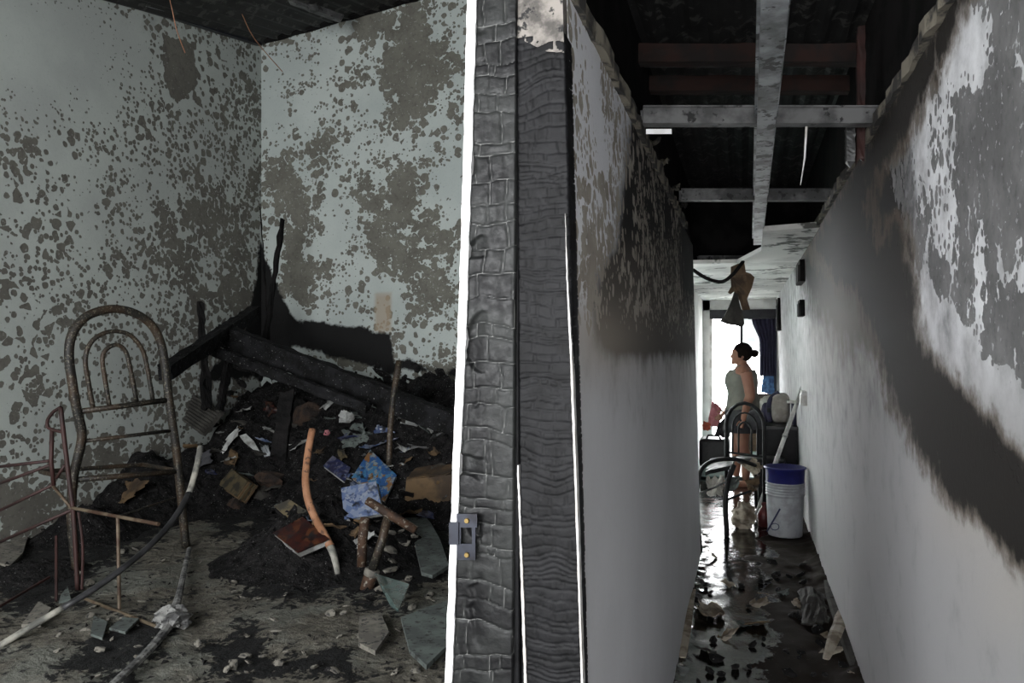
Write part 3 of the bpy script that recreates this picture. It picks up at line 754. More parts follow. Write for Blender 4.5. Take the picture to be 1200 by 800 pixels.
# strike plate with two screws on the white edge
sp = MB()
yS = YD - .027
def rect(m, x0, y0, x1, y1, y, th):
    m.hexa([on_y(x0, y1, y), on_y(x1, y1, y), on_y(x1, y1, y) + Vector((0, th, 0)), on_y(x0, y1, y) + Vector((0, th, 0)), on_y(x0, y0, y), on_y(x1, y0, y), on_y(x1, y0, y) + Vector((0, th, 0)), on_y(x0, y0, y) + Vector((0, th, 0))])
rect(sp, 535, 602, 559, 618, yS, .006); rect(sp, 535, 637, 557, 656, yS, .006); rect(sp, 535, 618, 540, 637, yS, .006); rect(sp, 553, 618, 557, 637, yS, .006); rect(sp, 526, 612, 537, 638, yS - .004, .006)
plate = jp(sp.build('strike_plate', M['zinc']))
for (x, y) in ((547, 610), (547, 650)):
    c = on_y(x, y, yS - .001); m = MB(); m.tube([c, c + Vector((0, -.003, 0))], [.0055, .0045], 12)
    s = m.build('screw', M['brass'], plate)

# rear doorway: dark frame, mullion, sooted pane, curtain
dr = empty('door_2', (0, YE, 0)); dr['kind'] = 'structure'
def dp_(o): o.parent = dr; o.matrix_parent_inverse = Matrix.Translation((0, -YE, 0)); return o
dp_(MB().box((-.455, YE - .03, 1.84), (.42, YE + .10, 1.965)).build('frame_head', M['frame_dark']))
dp_(MB().box((-.455, YE - .03, 0), (-.42, YE + .10, 1.84)).build('frame_jamb', M['white_dull']))
dp_(MB().box((.36, YE - .03, 0), (.42, YE + .10, 1.84)).build('frame_jamb', M['frame_dark']))
dp_(MB().box((-.055, YE - .02, .80), (-.02, YE + .06, 1.84)).build('mullion', M['frame_dark']))
dp_(MB().box((-.02, YE + .0, 1.38), (.37, YE + .012, 1.84)).build('pane', M['pane']))
dp_(MB().box((-.055, YE - .02, .0), (.42, YE + .06, .82)).build('door_panel', M['board_brown']))

# ================================================================== things
class T:
    """a thing: an Empty at its base that carries its parts"""
    def __init__(s, name, loc, label, cat, group=None):
        s.o = empty(name, loc); s.l = Vector(loc); tag(s.o, label, cat, group)
    def p(s, o, label=None):
        o.parent = s.o; o.matrix_parent_inverse = Matrix.Translation(-s.l)
        if label: o['label'] = label
        return o
def vplane(a, b):
    """vertical plane through two points -> function pixel -> point"""
    a, b = Vector(a), Vector(b); n = (b - a).cross(UP)
    return lambda px, py: on_plane(px, py, a, n)
def pxr(w, D): return w / 2 * D / FPX

# ------------------------------------------------------------------ bedroom: arched steel chair
A = on_z(92, 668, ZR); B = on_z(218, 641, ZR)
q = vplane(A, B)
ch_ = T('steel_chair', (A + B) / 2, 'fire-browned steel chair with three nested arches in its back, standing by the peeling wall', 'chair')
mb = MB(); mb.tube([q(*p) for p in ((90, 668), (84, 610), (86, 560), (96, 512), (90, 480), (85, 450), (81, 418), (84, 393), (98, 373), (118, 364), (137, 362), (158, 367), (177, 380), (188, 400), (193, 425), (199, 475), (207, 530), (213, 590), (218, 641))], .0185, 10, spline=4)
ch_.p(mb.build('back_frame', M['rust_dark'], None, True))
for pts, w in ((((109, 477), (104, 450), (100, 422), (106, 402), (120, 391), (136, 388), (153, 393), (166, 408), (172, 428), (179, 468)), .0095), (((128, 475), (124, 450), (120, 420), (126, 408), (137, 404), (146, 410), (151, 424), (160, 470)), .0095)):
    ch_.p(MB().tube([q(*p) for p in pts], w, 8, spline=4).build('back_arch', M['rust_dark'], None, True))
for (a, b_, w) in (((93, 482), (200, 468), .012), ((97, 517), (204, 504), .008), ((88, 562), (211, 552), .012)):
    ch_.p(MB().tube([q(*a), q(*b_)], w, 8).build('cross_bar', M['rust_dark'], None, True))
nb_ = (B - A).cross(UP).normalized()
if nb_.dot(FW) < 0: nb_ = -nb_
s0, s1 = q(88, 562), q(211, 552)
dn = nb_ * .34
ch_.p(MB().tube([s0, s0 + dn, s1 + dn, s1], .010, 8).build('seat_frame', M['rust_dark']))
# ------------------------------------------------------------------ bedroom: red-brown wire rack
Ar = on_z(91, 692, ZR); Dr = (Ar - CAM).dot(FW)
rk = T('wire_rack', Ar, 'thin red-brown steel rack with bent bars in front of the arched chair', 'rack')
def rd(px): return Dr + (90 - px) / 90 * .16 if px < 90 else Dr - .002 * (px - 90)
def rp(p): return at_d(p[0], p[1], rd(p[0]))
def rbar(name, pts, w, mat, sp=0): rk.p(MB().tube([rp(p) for p in pts], w, 8, spline=sp).build(name, M[mat], None, True))
rbar('post', ((71, 477), (76, 520), (82, 570), (86, 600), (89, 650), (91, 692)), .0085, 'rust_red', 3)
rbar('loop', ((71, 477), (62, 483), (56, 492), (56, 500), (61, 503), (73, 506)), .0065, 'rust_red', 4)
rbar('post', ((61, 503), (60, 540), (63, 569)), .008, 'rust_red')
for a, b_ in (((57, 540), (-30, 550)), ((58, 545), (-30, 577)), ((62, 568), (-30, 612)), ((85, 597), (-30, 648)), ((66, 560), (76, 545))):
    rbar('bar', (a, b_), .0062, 'rust_red')
rbar('bar', ((62, 569), (85, 597)), .006, 'rust_pale')
f1, f2 = on_z(99, 701, ZR + .01), on_z(184, 734, ZR + .01)
rk.p(MB().tube([f1, f2], .0055, 8).build('foot_bar', M['rust_pale']))
g1 = at_d(85, 595, Dr); g2 = at_d(186, 614, (f2 - CAM).dot(FW) + .12)
rk.p(MB().tube([g1, g2], .0065, 8).build('top_bar', M['rust_pale']))
h1 = g1.lerp(g2, .55); h2 = on_z(140, 717, ZR)
rk.p(MB().tube([h1, h2], .006, 8).build('post', M['rust_pale']))
rk.p(MB().tube([at_d(92, 600, Dr), at_d(97, 640, Dr), at_d(96, 690, Dr)], .005, 8, spline=3).build('post', M['rust_red']))
rk.p(MB().tube([h1, at_d(205, 583, 3.2)], .0035, 6).build('bar', M['rust_dark']))
rk.p(MB().tube([on_z(66, 704, ZR), at_d(66, 628, Dr + .05)], .0055, 6).build('post', M['rust_red']))
rk.p(MB().tube([on_z(-10, 716, ZR + .02), at_d(58, 676, Dr + .05)], .0055, 6).build('bar', M['rust_red']))

# ------------------------------------------------------------------ bedroom: bent trims and tubes
t = T('bent_trim', on_z(0, 757, ZR), 'long burnt black plastic trim with whitened ends, bowed across the floor by the rack', 'trim strip')
hp = [(-14, 765, 2.32), (30, 738, 2.40), (62, 719, 2.46), (110, 690, 2.55), (150, 661, 2.66), (182, 633, 2.8), (205, 606, 2.95), (221, 578, 3.1), (230, 548, 3.2), (235, 523, 3.28)]
P3 = [at_d(*p) for p in hp]
Q, _ = catmull(P3, [1] * len(P3), 4)
t.p(MB().tube(Q[:10], .0135, 10, flat=.75).build('pale_end', M['hose_w'], None, True), 'sooty white end')
t.p(MB().tube(Q[9:29], .0140, 10, flat=.75).build('body', M['hose'], None, True))
t.p(MB().tube(Q[28:], .0125, 10, flat=.75).build('pale_end', M['hose_w'], None, True), 'sooty white end')
t = T('ash_strip', on_z(190, 740, ZR), 'ash-grey bent strip with a crumpled lump halfway, lying on the dusty floor', 'strip')
sp_ = [on_z(x, y, ZR + .02) for (x, y) in ((222, 642), (216, 668), (211, 692), (204, 716), (194, 738), (168, 768), (132, 802), (110, 825))]
t.p(MB().tube(sp_, [.010, .010, .012, .016, .016, .014, .013, .012], 8, flat=.6, spline=4).build('body', M['strip_w']))
c = on_z(203, 724, ZR + .03); m = rock_mesh('crumple', 5, .062, .05, .035, M['strip_w'], 3); o = bpy.data.objects.new('crumple', m); C.objects.link(o); o.location = c; o.parent = t.o; o.matrix_parent_inverse = Matrix.Translation(-t.l)
og = [(366, 503, 3.42), (361, 530, 3.36), (358, 560, 3.28), (361, 585, 3.22), (370, 608, 3.17), (382, 630, 3.1), (391, 650, 3.06), (396, 673, 3.02)]
e = hit(396, 673); sh = (e - CAM).dot(FW) - 3.02
t = T('bowed_tube', e, 'heat-bleached orange plastic tube standing bowed out of the debris', 'tube')
Q, _ = catmull([at_d(a, b_, d + sh) for a, b_, d in og], [1] * 8, 4)
t.p(MB().tube(Q[:23], .0165, 10, flat=.8).build('body', M['orange'], None, True))
t.p(MB().tube(Q[22:], [.0165, .016, .015, .014, .013, .012, .011][:len(Q) - 22], 10, flat=.8).build('whitened_end', M['hose_w'], None, True), 'white heat-bleached end')

# ------------------------------------------------------------------ bedroom: charred bed timbers
def bm_px(name, a, da, b_, db, wpx, mat, label, cat='timber', group=None, seed=1, hpx=None, taper=1.0, n=16, rough=.008):
    pa, pb = at_d(*a, da), at_d(*b_, db); w = wpx * (da + db) / 2 / FPX
    o = beam(name, pa, pb, (hpx or wpx * 1.6) * (da + db) / 2 / FPX * .6, w, M[mat], None, seed, rough, taper=taper, n=n)
    return tag(o, label, cat, group)
bm_px('bed_rail', (262, 392), 4.35, (548, 503), 3.9, 27, 'char', 'long thick charred bed rail sloping down across the debris heap', seed=3, n=40, rough=.012)
bm_px('charred_rail', (243, 408), 4.2, (430, 478), 3.85, 13, 'char', 'thinner charred slat lying just below the long bed rail', seed=4, n=26)
bm_px('short_beam', (193, 437), 3.62, (299, 365), 4.75, 17, 'char', 'straight charred beam leaning from the arched chair up to the corner', seed=5, n=24)
bm_px('upright_post', (243, 478), 4.45, (235, 355), 4.55, 13, 'char_dull', 'jagged black post standing upright against the left wall', seed=6, n=18, taper=.6, rough=.02)
bm_px('prop_stick', (258, 480), 4.25, (268, 425), 4.3, 9, 'char_dull', 'short charred stick propping up the bed rail', seed=7)
bm_px('corner_stake', (318, 445), 4.75, (305, 244), 5.1, 6, 'char_dull', 'thin splintered black stake rising in the room corner', seed=8, taper=.35, n=18, rough=.02)
bm_px('corner_stake', (305, 445), 4.7, (331, 258), 4.95, 8, 'char_dull', 'thicker black stake leaning beside the thin one in the corner', seed=9, n=18, taper=.8, rough=.015)
bm_px('broken_board', (480, 476), 4.3, (494, 454), 4.4, 12, 'char', 'short broken black board sticking up behind the leaning pole', seed=10)
bm_px('black_plank', (327, 535), 3.75, (337, 460), 3.95, 13, 'char_dull', 'flat black plank standing on end left of the orange tube', seed=12, hpx=30)
tag(MB().tube([at_d(456, 545, 3.72), at_d(457, 510, 3.74), at_d(461, 465, 3.8), at_d(468, 423, 3.86)], [.014, .015, .015, .018], 8, spline=3).build('leaning_pole', M['rust_dark'], None, True), 'thin browned pole leaning upright through the heap near the white door edge', 'pole')

# ------------------------------------------------------------------ bedroom: papers, covers, boxes on the heap
def plane_pts(cx, cy, corners, nrm, lift=.02):
    c = hit(cx, cy); d = ray(cx, cy).normalized(); c = c - d * lift
    return [on_plane(x, y, c, nrm) for (x, y) in corners], c
def booklet(name, cx, cy, corners, nrm, th, cover, label, cat, lift=.02):
    P, c = plane_pts(cx, cy, corners, nrm, th + lift); n = Vector(nrm).normalized()
    m = sum(P, Vector()) / len(P)
    if n.dot(FW) > 0: n = -n
    t = T(name, m, label, cat)
    t.p(slab('front_cover', P, .004, n, M[cover])); ins = [m + (p - m) * .97 - n * .001 for p in P]
    t.p(slab('pages', [p - n * th for p in ins], th, n, M['paper'])); t.p(slab('back_cover', [p - n * (th + .004) for p in P], .003, n, M['char_dull']))
    return t
booklet('magazine', 440, 558, ((434, 527), (465, 557), (451, 588), (412, 560)), (.15, -.75, .65), .02, 'cover_blue', 'bright blue picture magazine with orange patches lying on the heap', 'magazine', .06)
booklet('magazine', 424, 588, ((400, 572), (441, 564), (449, 602), (404, 609)), (-.05, -.8, .6), .02, 'cover_pale', 'faded pale blue magazine lying over the bright blue one', 'magazine', .11)
booklet('magazine', 394, 549, ((379, 546), (390, 534), (411, 548), (404, 565)), (.1, -.6, .8), .015, 'cover_navy', 'small navy booklet beside the bright blue magazine', 'magazine')
booklet('magazine', 352, 627, ((320, 625), (355, 606), (386, 632), (349, 648)), (0, -.55, .83), .025, 'cover_red', 'dark red picture book lying flat under the orange tube', 'book')
def flat_item(name, cx, cy, corners, nrm, th, mat, label, cat, group=None, lift=.015):
    P, c = plane_pts(cx, cy, corners, nrm, lift); n = Vector(nrm).normalized()
    return tag(slab(name, [p - n * th for p in P], th, n, M[mat]), label, cat, group)
def crumple(name, cx, cy, corners, nrm, mat, label, cat, amp=.015, seed=1, lift=.03, rag=.15, group=None):
    P, c = plane_pts(cx, cy, corners, nrm, lift)
    return tag(sheet(name, *P, M[mat], None, 9, 9, amp, 7, .003, seed, rag), label, cat, group)
# scorched carton
P, c = plane_pts(500, 575, ((474, 592), (529, 590), (529, 556), (476, 562)), (.1, -1, .12), .06)
bk = [p + Vector((-.02, .13, .03)) for p in P]
t = T('carton', sum(P, Vector()) / 4, 'scorched brown cardboard carton with a caved lid beside the white door edge', 'carton')
mb = MB(); mb.hexa([P[0], P[1], bk[1], bk[0], P[3], P[2], bk[2], bk[3]]); t.p(mb.build('box', M['card']))
t.p(sheet('lid', P[3] + Vector((0, -.01, .004)), P[2] + Vector((0, -.01, .006)), bk[2] + Vector((0, 0, .012)), bk[3] + Vector((0, 0, .012)), M['card'], None, 8, 6, .02, 5, .004, 3, .05))
def ream(name, cx, cy, corners, nrm, th, k, label, mats):
    P, c = plane_pts(cx, cy, corners, nrm, th + .01); n = Vector(nrm).normalized()
    t = T(name, sum(P, Vector()) / 4, label, 'paper stack')
    rs = random.Random(cx)
    m = sum(P, Vector()) / 4
    for i in range(k):
        sft = Vector((rs.uniform(-.008, .008), rs.uniform(-.008, .008), 0)); s_ = rs.uniform(.9, 1.03)
        t.p(slab('sheet_bundle', [m + (p - m) * s_ + sft - n * (th * (i + 1) / k) for p in P], th / k * .8, n, M[mats[i % len(mats)]]))
ream('paper_stack', 270, 565, ((253, 567), (276, 583), (290, 563), (270, 547)), (-.35, -.75, .55), .07, 6, 'browned stack of folded paper at the foot of the heap', ('ply', 'card'))
ream('paper_stack', 340, 597, ((322, 592), (340, 584), (362, 598), (342, 610)), (.25, -.7, .6), .05, 6, 'smaller scorched paper stack above the dark red book', ('ply', 'char_dull'))
# ribbed panel
P, c = plane_pts(232, 486, ((206, 488), (236, 509), (259, 481), (226, 462)), (-.25, -.85, .45), .22); n = Vector((-.25, -.85, .45)).normalized()
t = T('ribbed_panel', c, 'dark ribbed panel leaning beside the arched chair', 'panel')
t.p(slab('backing', [p - n * .03 for p in P], .02, n, M['board_dark']))
for i in range(9):
    f = (i + .5) / 9; t.p(MB().tube([P[0].lerp(P[3], f) - n * .006, P[1].lerp(P[2], f) - n * .006], .0085, 6).build('rib', M['board_dark']))
flat_item('white_shard', 292, 518, ((280, 510), (288, 508), (297, 516), (305, 530), (296, 526), (286, 518)), (.1, -.8, .5), .006, 'paper', 'curved white shard of plastic amid the burnt papers', 'shard', lift=.04)
crumple('foil_scrap', 311, 527, ((302, 518), (315, 521), (320, 538), (312, 541)), (.2, -.8, .5), 'galv', 'shiny crumpled foil scrap next to the curved white shard', 'foil', .02, 4)
crumple('torn_cloth', 408, 489, ((398, 478), (420, 485), (408, 500), (396, 496)), (-.1, -.8, .5), 'paper', 'torn white cloth scrap under the sloping bed rail', 'cloth', .03, 5)
crumple('torn_page', 425, 470, ((409, 460), (424, 466), (445, 479), (415, 476)), (0, -.7, .7), 'tile', 'green and white torn page lying on the bed rail', 'paper', .012, 6, lift=.12)
crumple('torn_page', 447, 503, ((433, 508), (442, 497), (454, 500), (467, 507)), (0, -.8, .5), 'cover_pale', 'pale blue torn page beside the leaning pole', 'paper', .012, 7)
crumple('yellow_scrap', 361, 449, ((351, 447), (359, 443), (370, 450), (360, 455)), (0, -.8, .5), 'ply', 'yellowish scrap lying on the thinner slat', 'scrap', .012, 8, lift=.14)
crumple('yellow_scrap', 402, 533, ((394, 528), (404, 524), (408, 537), (398, 540)), (0, -.8, .5), 'ply', 'yellow crumpled scrap above the navy booklet', 'scrap', .02, 9)
crumple('printed_scrap', 316, 478, ((304, 468), (318, 470), (329, 482), (306, 492)), (-.1, -.8, .5), 'cover_red', 'rust-orange and white printed scrap behind the black plank', 'scrap', .03, 10)
crumple('burnt_cloth', 420, 515, ((400, 505), (425, 492), (438, 515), (402, 530)), (.1, -.8, .5), 'tile', 'grey soiled cloth bundle above the magazines', 'cloth', .05, 11)
crumple('paper_sheaf', 268, 520, ((248, 535), (280, 498), (284, 503), (256, 540)), (-.2, -.8, .5), 'paper', 'long scorched sheaf of paper edges beside the curved white shard', 'paper', .02, 12)
crumple('paper_sheaf', 232, 545, ((222, 538), (246, 525), (250, 540), (226, 552)), (-.2, -.8, .5), 'grey_cloth', 'blackened paper sheaf at the upper end of the bowed trim', 'paper', .02, 13)
crumple('paper_sheaf', 150, 575, ((112, 592), (150, 562), (180, 560), (150, 590)), (-.2, -.6, .7), 'card', 'browned sheet of board lying under the arched chair', 'board', .02, 14)
for (x, y, r, mt, lb, ct) in ((361, 486, (.10, .07, .09), 'brown_fur', 'round brown scorched foam lump left of the white cloth scrap', 'foam'), (277, 590, (.05, .05, .045), 'brown_fur', 'small brown foam ball in front of the browned paper stack', 'foam'), (383, 508, (.02, .02, .025), 'pink', 'tiny red and white lump near the top of the orange tube', 'scrap'), (315, 562, (.10, .06, .05), 'brown_fur', 'dark brown foam clump behind the dark red book', 'foam')):
    p = hit(x, y); o = bpy.data.objects.new(ct + '_lump', rock_mesh('lump', x, *r, M[mt], 2)); C.objects.link(o); o.location = p; tag(o, lb, ct)

# rusty pipe fitting
base = hit(430, 690); Dp = (base - CAM).dot(FW)
t = T('pipe_fitting', base, 'rusty pipe stub with a slanting branch and a cross pipe standing in the rubble', 'pipe')
def pp(x, y, d=0): return at_d(x, y, Dp + d)
t.p(MB().tube([pp(428, 696), pp(436, 668)], .026, 12).build('stub', M['rust_pipe'], None, True))
t.p(MB().tube([pp(434.5, 674), pp(436.5, 667)], .029, 12).build('collar', M['plaster'], None, True), 'chalky grey collar')
t.p(MB().tube([pp(424, 664, .03), pp(425, 630, .05), pp(428, 606, .06)], .019, 10).build('riser', M['rust_pipe'], None, True))
t.p(MB().tube([pp(436, 668), pp(447, 636, .02), pp(456, 600, .04)], .017, 10).build('branch', M['rust_dark'], None, True))
t.p(MB().tube([pp(430, 586, .05), pp(456, 602, .03), pp(487, 621, .0)], [.016, .018, .0165], 10).build('cross_pipe', M['rust_pipe'], None, True))

# flat plates on the floor
def plate_(px, mat, label, name='tile_slab', cat='slab', th=.014, group=None, lift=.012):
    P = [on_z(x, y, ZR + lift) for x, y in px]
    return tag(slab(name, P, th, (0, 0, 1), M[mat]), label, cat, group)
plate_(((471, 598), (494, 602), (505, 616), (516, 636), (526, 666), (507, 678), (494, 674), (486, 640)), 'tile', 'long grey-green plaster slab lying beside the pipe fitting', lift=.03)
plate_(((470, 728), (500, 716), (524, 708), (527, 758), (500, 785), (480, 766)), 'tile', 'largest grey-green plaster slab on the floor under the white door edge')
plate_(((421, 727), (446, 722), (456, 745), (440, 768), (420, 758)), 'plaster', 'broken plaster slab in front of the glass shard')
P = [on_z(x, y, ZR + .05) for x, y in ((439, 683), (480, 693), (467, 717), (457, 710))]
P[0].z += .03; P[1].z += .02
tag(slab('glass_shard', P, .008, (0, -.3, 1), M['glass']), 'triangular green glass shard lying by the pipe stub', 'glass shard')
for i, px in enumerate((((110, 724), (126, 731), (120, 750), (106, 745)), ((144, 726), (163, 727), (147, 743), (128, 738)), ((71, 700), (79, 689), (83, 704), (69, 707)))):
    plate_(px, 'tile', ('square pale plaster flake beside the rack foot bar', 'wide pale plaster flake under the rack foot bar', 'pointed pale plaster flake behind the bowed trim')[i], 'plaster_flake', 'flake', .008)
plate_(((-10, 640), (33, 629), (27, 650), (12, 665), (-10, 660)), 'plaster', 'broad plaster flake on the floor against the left wall', 'plaster_flake', 'flake', .01)
plate_(((25, 735), (45, 708), (60, 715), (48, 735)), 'plaster', 'pale plaster flake half under the bowed trim', 'plaster_flake', 'flake', .01)

# loose rubble
def scatter(name, n, zone, meshes, fn, label, cat, group, smin, smax, seed, zoff=.0, lab=None):
    rs = random.Random(seed); k = 0; tries = 0
    xs = [p[0] for p in zone]; ysn = [p[1] for p in zone]
    while k < n and tries < n * 20:
        tries += 1
        x = rs.uniform(min(xs), max(xs)); y = rs.uniform(min(ysn), max(ysn))
        if polysd(np.array([x]), np.array([y]), zone)[0] < 0: continue
        p = fn(x, y)
        if p.x < XL + .06 or (p.y > YB - .06 and p.x < -.5): continue
        o = bpy.data.objects.new(name, rs.choice(meshes)); C.objects.link(o)
        s_ = rs.uniform(smin, smax); o.scale = (s_, s_, s_)
        o.location = p + Vector((0, 0, zoff * s_)); o.rotation_euler = (rs.uniform(-.6, .6), rs.uniform(-.6, .6), rs.uniform(0, 6.28))
        tag(o, lab.get(o.data.name.split('.')[0], label) if lab else label, cat, group); k += 1
char_m = [rock_mesh('charcoal_lump', 20 + i, .032 + .012 * (i % 3), .024, .018, M['charcoal'], 1) for i in range(6)] + [rock_mesh('charcoal_stick', 40 + i, .07, .014, .012, M['charcoal'], 1) for i in range(3)]
scatter('charcoal_lump', 170, BLK, char_m, hit, 'black charcoal lump lying on the ash heap', 'charcoal', 'charcoal lumps on the bedroom heap', .5, 1.5, 1, -.012, {'charcoal_stick': 'splintered black charcoal stick lying on the ash heap'})
fl_m = [rock_mesh('plaster_crumb', 60 + i, .030, .022 + .006 * (i % 2), .008, M['plaster'], 1) for i in range(5)]
flo = lambda x, y: on_z(x, y, ZR + .008)
scatter('plaster_crumb', 70, [(100, 640), (280, 640), (420, 710), (520, 700), (520, 800), (40, 800)], fl_m, flo, 'small plaster crumb scattered on the ashy bedroom floor', 'plaster crumb', 'plaster crumbs on the bedroom floor', .3, .75, 2)
scatter('plaster_crumb', 22, [(440, 610), (500, 610), (520, 700), (470, 720), (440, 700)], fl_m, lambda x, y: hit(x, y) + Vector((0, 0, .01)), 'grey plaster pebble lying around the pipe fitting', 'plaster crumb', 'plaster pebbles by the pipe fitting', .6, 1.3, 3)
scr_m = []
for i, mt in enumerate(('paper', 'card', 'cover_pale', 'tile', 'cover_navy', 'board_dark', 'galv_dark', 'char_dull')):
    o = sheet('scrap', (-.05, -.03, 0), (.05, -.035, .0), (.055, .03, .0), (-.045, .035, 0), M[mt], None, 5, 4, .02, 6, .002, i, .3); scr_m.append(o.data); o.data.name = 'scrap_' + mt; bpy.data.objects.remove(o)
scatter('burnt_scrap', 95, [(215, 500), (300, 450), (400, 470), (520, 510), (525, 600), (430, 640), (330, 600), (230, 570)], scr_m, lambda x, y: hit(x, y) + Vector((0, 0, .0)), 'crumpled burnt scrap half buried in the heap', 'scrap', 'burnt scraps in the heap', .6, 1.7, 4, .012, {'scrap_' + a: b_ + ' scrap half buried in the heap' for a, b_ in (('paper', 'crumpled off-white paper'), ('card', 'browned cardboard'), ('cover_pale', 'faded blue printed'), ('tile', 'grey-green board'), ('cover_navy', 'navy printed'), ('board_dark', 'scorched dark board'), ('galv_dark', 'sooty grey metal'), ('char_dull', 'fully blackened paper'))})
# fine crumbs nobody could count
rs = np.random.default_rng(5); V = []; F = []
cx = rs.uniform(XL + .05, -.65, 5200); cy = rs.uniform(1.6, YB - .08, 5200); hz = np.maximum(0, hm(cx, cy)) + ZR
den = fbm(cx * 3, cy * 3, 0, 3, 2); on = (den > .47) | (hz > ZR + .02)
for x, y, z in zip(cx[on], cy[on], hz[on]):
    s_ = .004 + .011 * rs.random() ** 2; b0 = len(V)
    for k in range(4):
        d = rs.normal(size=3); d /= np.linalg.norm(d); V.append((x + d[0] * s_, y + d[1] * s_, z + .006 + abs(d[2]) * s_))
    F += [(b0, b0 + 1, b0 + 2), (b0, b0 + 3, b0 + 1), (b0, b0 + 2, b0 + 3), (b0 + 1, b0 + 3, b0 + 2)]
tag(me('ash_crumbs', V, F, M['charcoal']), 'fine black ash crumbs strewn over the bedroom floor', 'ash', kind='stuff')

# wires hanging from the bedroom roof
tag(MB().tube([at_d(196, -12, 4.0), at_d(201, 8, 4.0), at_d(207, 35, 4.02), at_d(217, 62, 4.03)], .0028, 6, spline=4).build('loose_wire', M['copper']), 'short copper wire dangling before the left wall patch', 'wire')
tag(MB().tube([at_d(270, -10, 4.7), at_d(283, 15, 4.72), at_d(298, 45, 4.8), at_d(331, 84, 4.95)], .003, 6, spline=4).build('loose_wire', M['copper']), 'long copper wire trailing from the roof across the room corner', 'wire')

# ------------------------------------------------------------------ corridor: torn ceiling pieces
def px_slab(name, pts, D, th, mat, label, cat, bend=.0):
    P = [at_d(x, y, D + bend * math.sin(i * 1.7)) for i, (x, y) in enumerate(pts)]
    return tag(slab(name, P, th, FW, M[mat]), label, cat)
cv = lambda L: [(800 + a / 6.15, 260 + b_ / 6.15) for a, b_ in L]
px_slab('hanging_board', cv([(350, 322), (400, 300), (445, 296), (455, 360), (490, 372), (518, 398), (500, 470), (478, 520), (465, 555), (488, 632), (432, 636), (414, 570), (372, 500), (345, 520), (328, 508), (352, 465), (348, 400)]), 6.05, .012, 'board_brown', 'brown scorched ceiling board scrap dangling from the torn edge', 'board scrap', .02)
px_slab('hanging_board', cv([(372, 505), (396, 520), (410, 585), (440, 690), (445, 735), (425, 758), (385, 745), (330, 738), (268, 716), (300, 680), (332, 620), (355, 560)]), 6.03, .012, 'board_dark', 'grey fan-shaped ceiling board scrap hanging below the brown one', 'board scrap', .02)
tag(MB().tube([at_d(812, 316, 6.0), at_d(828, 326, 5.98), at_d(846, 330, 5.95), at_d(859, 321, 5.95), at_d(871, 306, 5.97)], .020, 8, flat=.7, spline=4).build('sagging_strip', M['soot']), 'black cable strip sagging below the torn ceiling', 'strip')
# curls of board on the left wall top
for i, (x, y, dd) in enumerate(((766, 172, .0), (776, 195, 0), (790, 225, .0), (800, 245, 0))):
    p = on_plane(x, y, (lx(ZT), 0, ZT), (1, 0, .03)); 
    o = sheet('board_curl', p + Vector((-.02, -.06, .0)), p + Vector((.025, -.04, .01)), p + Vector((.03, .06, .05)), p + Vector((-.02, .08, .045)), M['ceil_edge'], None, 6, 6, .03, 6, .006, i + 2, .3)
    tag(o, 'curled scrap of ceiling board on the top of the sooty corridor wall', 'board scrap', 'curled scraps along the corridor wall top')

# burnt fittings on the right wall
def rw(px, py): return on_plane(px, py, (rx(1.4), 0, 1.4), (1, 0, .032))
for (x0, y0, x1, y1, mt, lb, nm) in ((934, 307, 947, 333, 'soot', 'large melted black electrical box high on the corridor right wall', 'electrical_box'), (938, 352, 945, 371, 'soot', 'smaller melted black socket below the large electrical box', 'electrical_box'), (942, 458, 947, 474, 'white_dull', 'soiled white switch on the right wall above the pole top', 'wall_switch'), (911, 350, 916, 388, 'soot', 'charred vertical strip on the right wall near the rear door', 'charred_strip')):
    xm = (x0 + x1) / 2; top = rw(xm, y0); bot = rw(xm, y1); w = abs(rw(x1, y0).y - rw(x0, y0).y) * .35 + .02
    t = T(nm, bot, lb, 'electrical fitting' if nm != 'charred_strip' else 'strip')
    mb = MB(); xx = rx((top.z + bot.z) / 2)
    mb.box((xx - .035, top.y - w / 2, bot.z), (xx + .01, top.y + w / 2, top.z)); t.p(mb.build('box', M[mt]))
    mb = MB(); mb.box((xx - .042, top.y - w / 2 * .7, bot.z + .02 * (top.z - bot.z)), (xx - .034, top.y + w / 2 * .7, top.z - .2 * (top.z - bot.z))); t.p(mb.build('cover', M[mt]))

# ------------------------------------------------------------------ corridor: bucket, pole, table
c = on_z(920, 628, 0); R0 = .138
t = T('bucket', (c.x, c.y, 0), 'ribbed grey-white bucket with a blue pail nested in it, beside the corridor wall', 'bucket')
L = Vector((c.x, c.y, 0.012))
prof = [(R0 * .88, 0), (R0 * .9, .01), (R0 * .95, .2), (R0 * .97, .29)]
for k in range(4): prof += [(R0 * .97, .30 + k * .02), (R0 * 1.02, .305 + k * .02), (R0 * 1.02, .312 + k * .02), (R0 * .97, .317 + k * .02)]
prof += [(R0, .385), (R0 * 1.03, .39), (R0 * 1.03, .40), (R0 * .95, .40), (R0 * .85, .05)]
t.p(MB().lathe(prof, L, 36).build('body', M['bucket_w'], None, True))
pr2 = [(R0 * .93, .36), (R0 * 1.0, .40), (R0 * 1.03, .50), (R0 * 1.08, .503), (R0 * 1.08, .515), (R0 * 1.0, .515), (R0 * .9, .38)]
pail = t.p(MB().lathe(pr2, L, 36).build('blue_pail', M['blue'], None, True), 'blue plastic pail')
MB().tube([L + Vector((R0 * 1.075 * math.cos(a), R0 * 1.075 * math.sin(a), .508)) for a in np.linspace(0, 2 * PI, 33)], .007, 6).build('rim', M['blue'], pail, True)
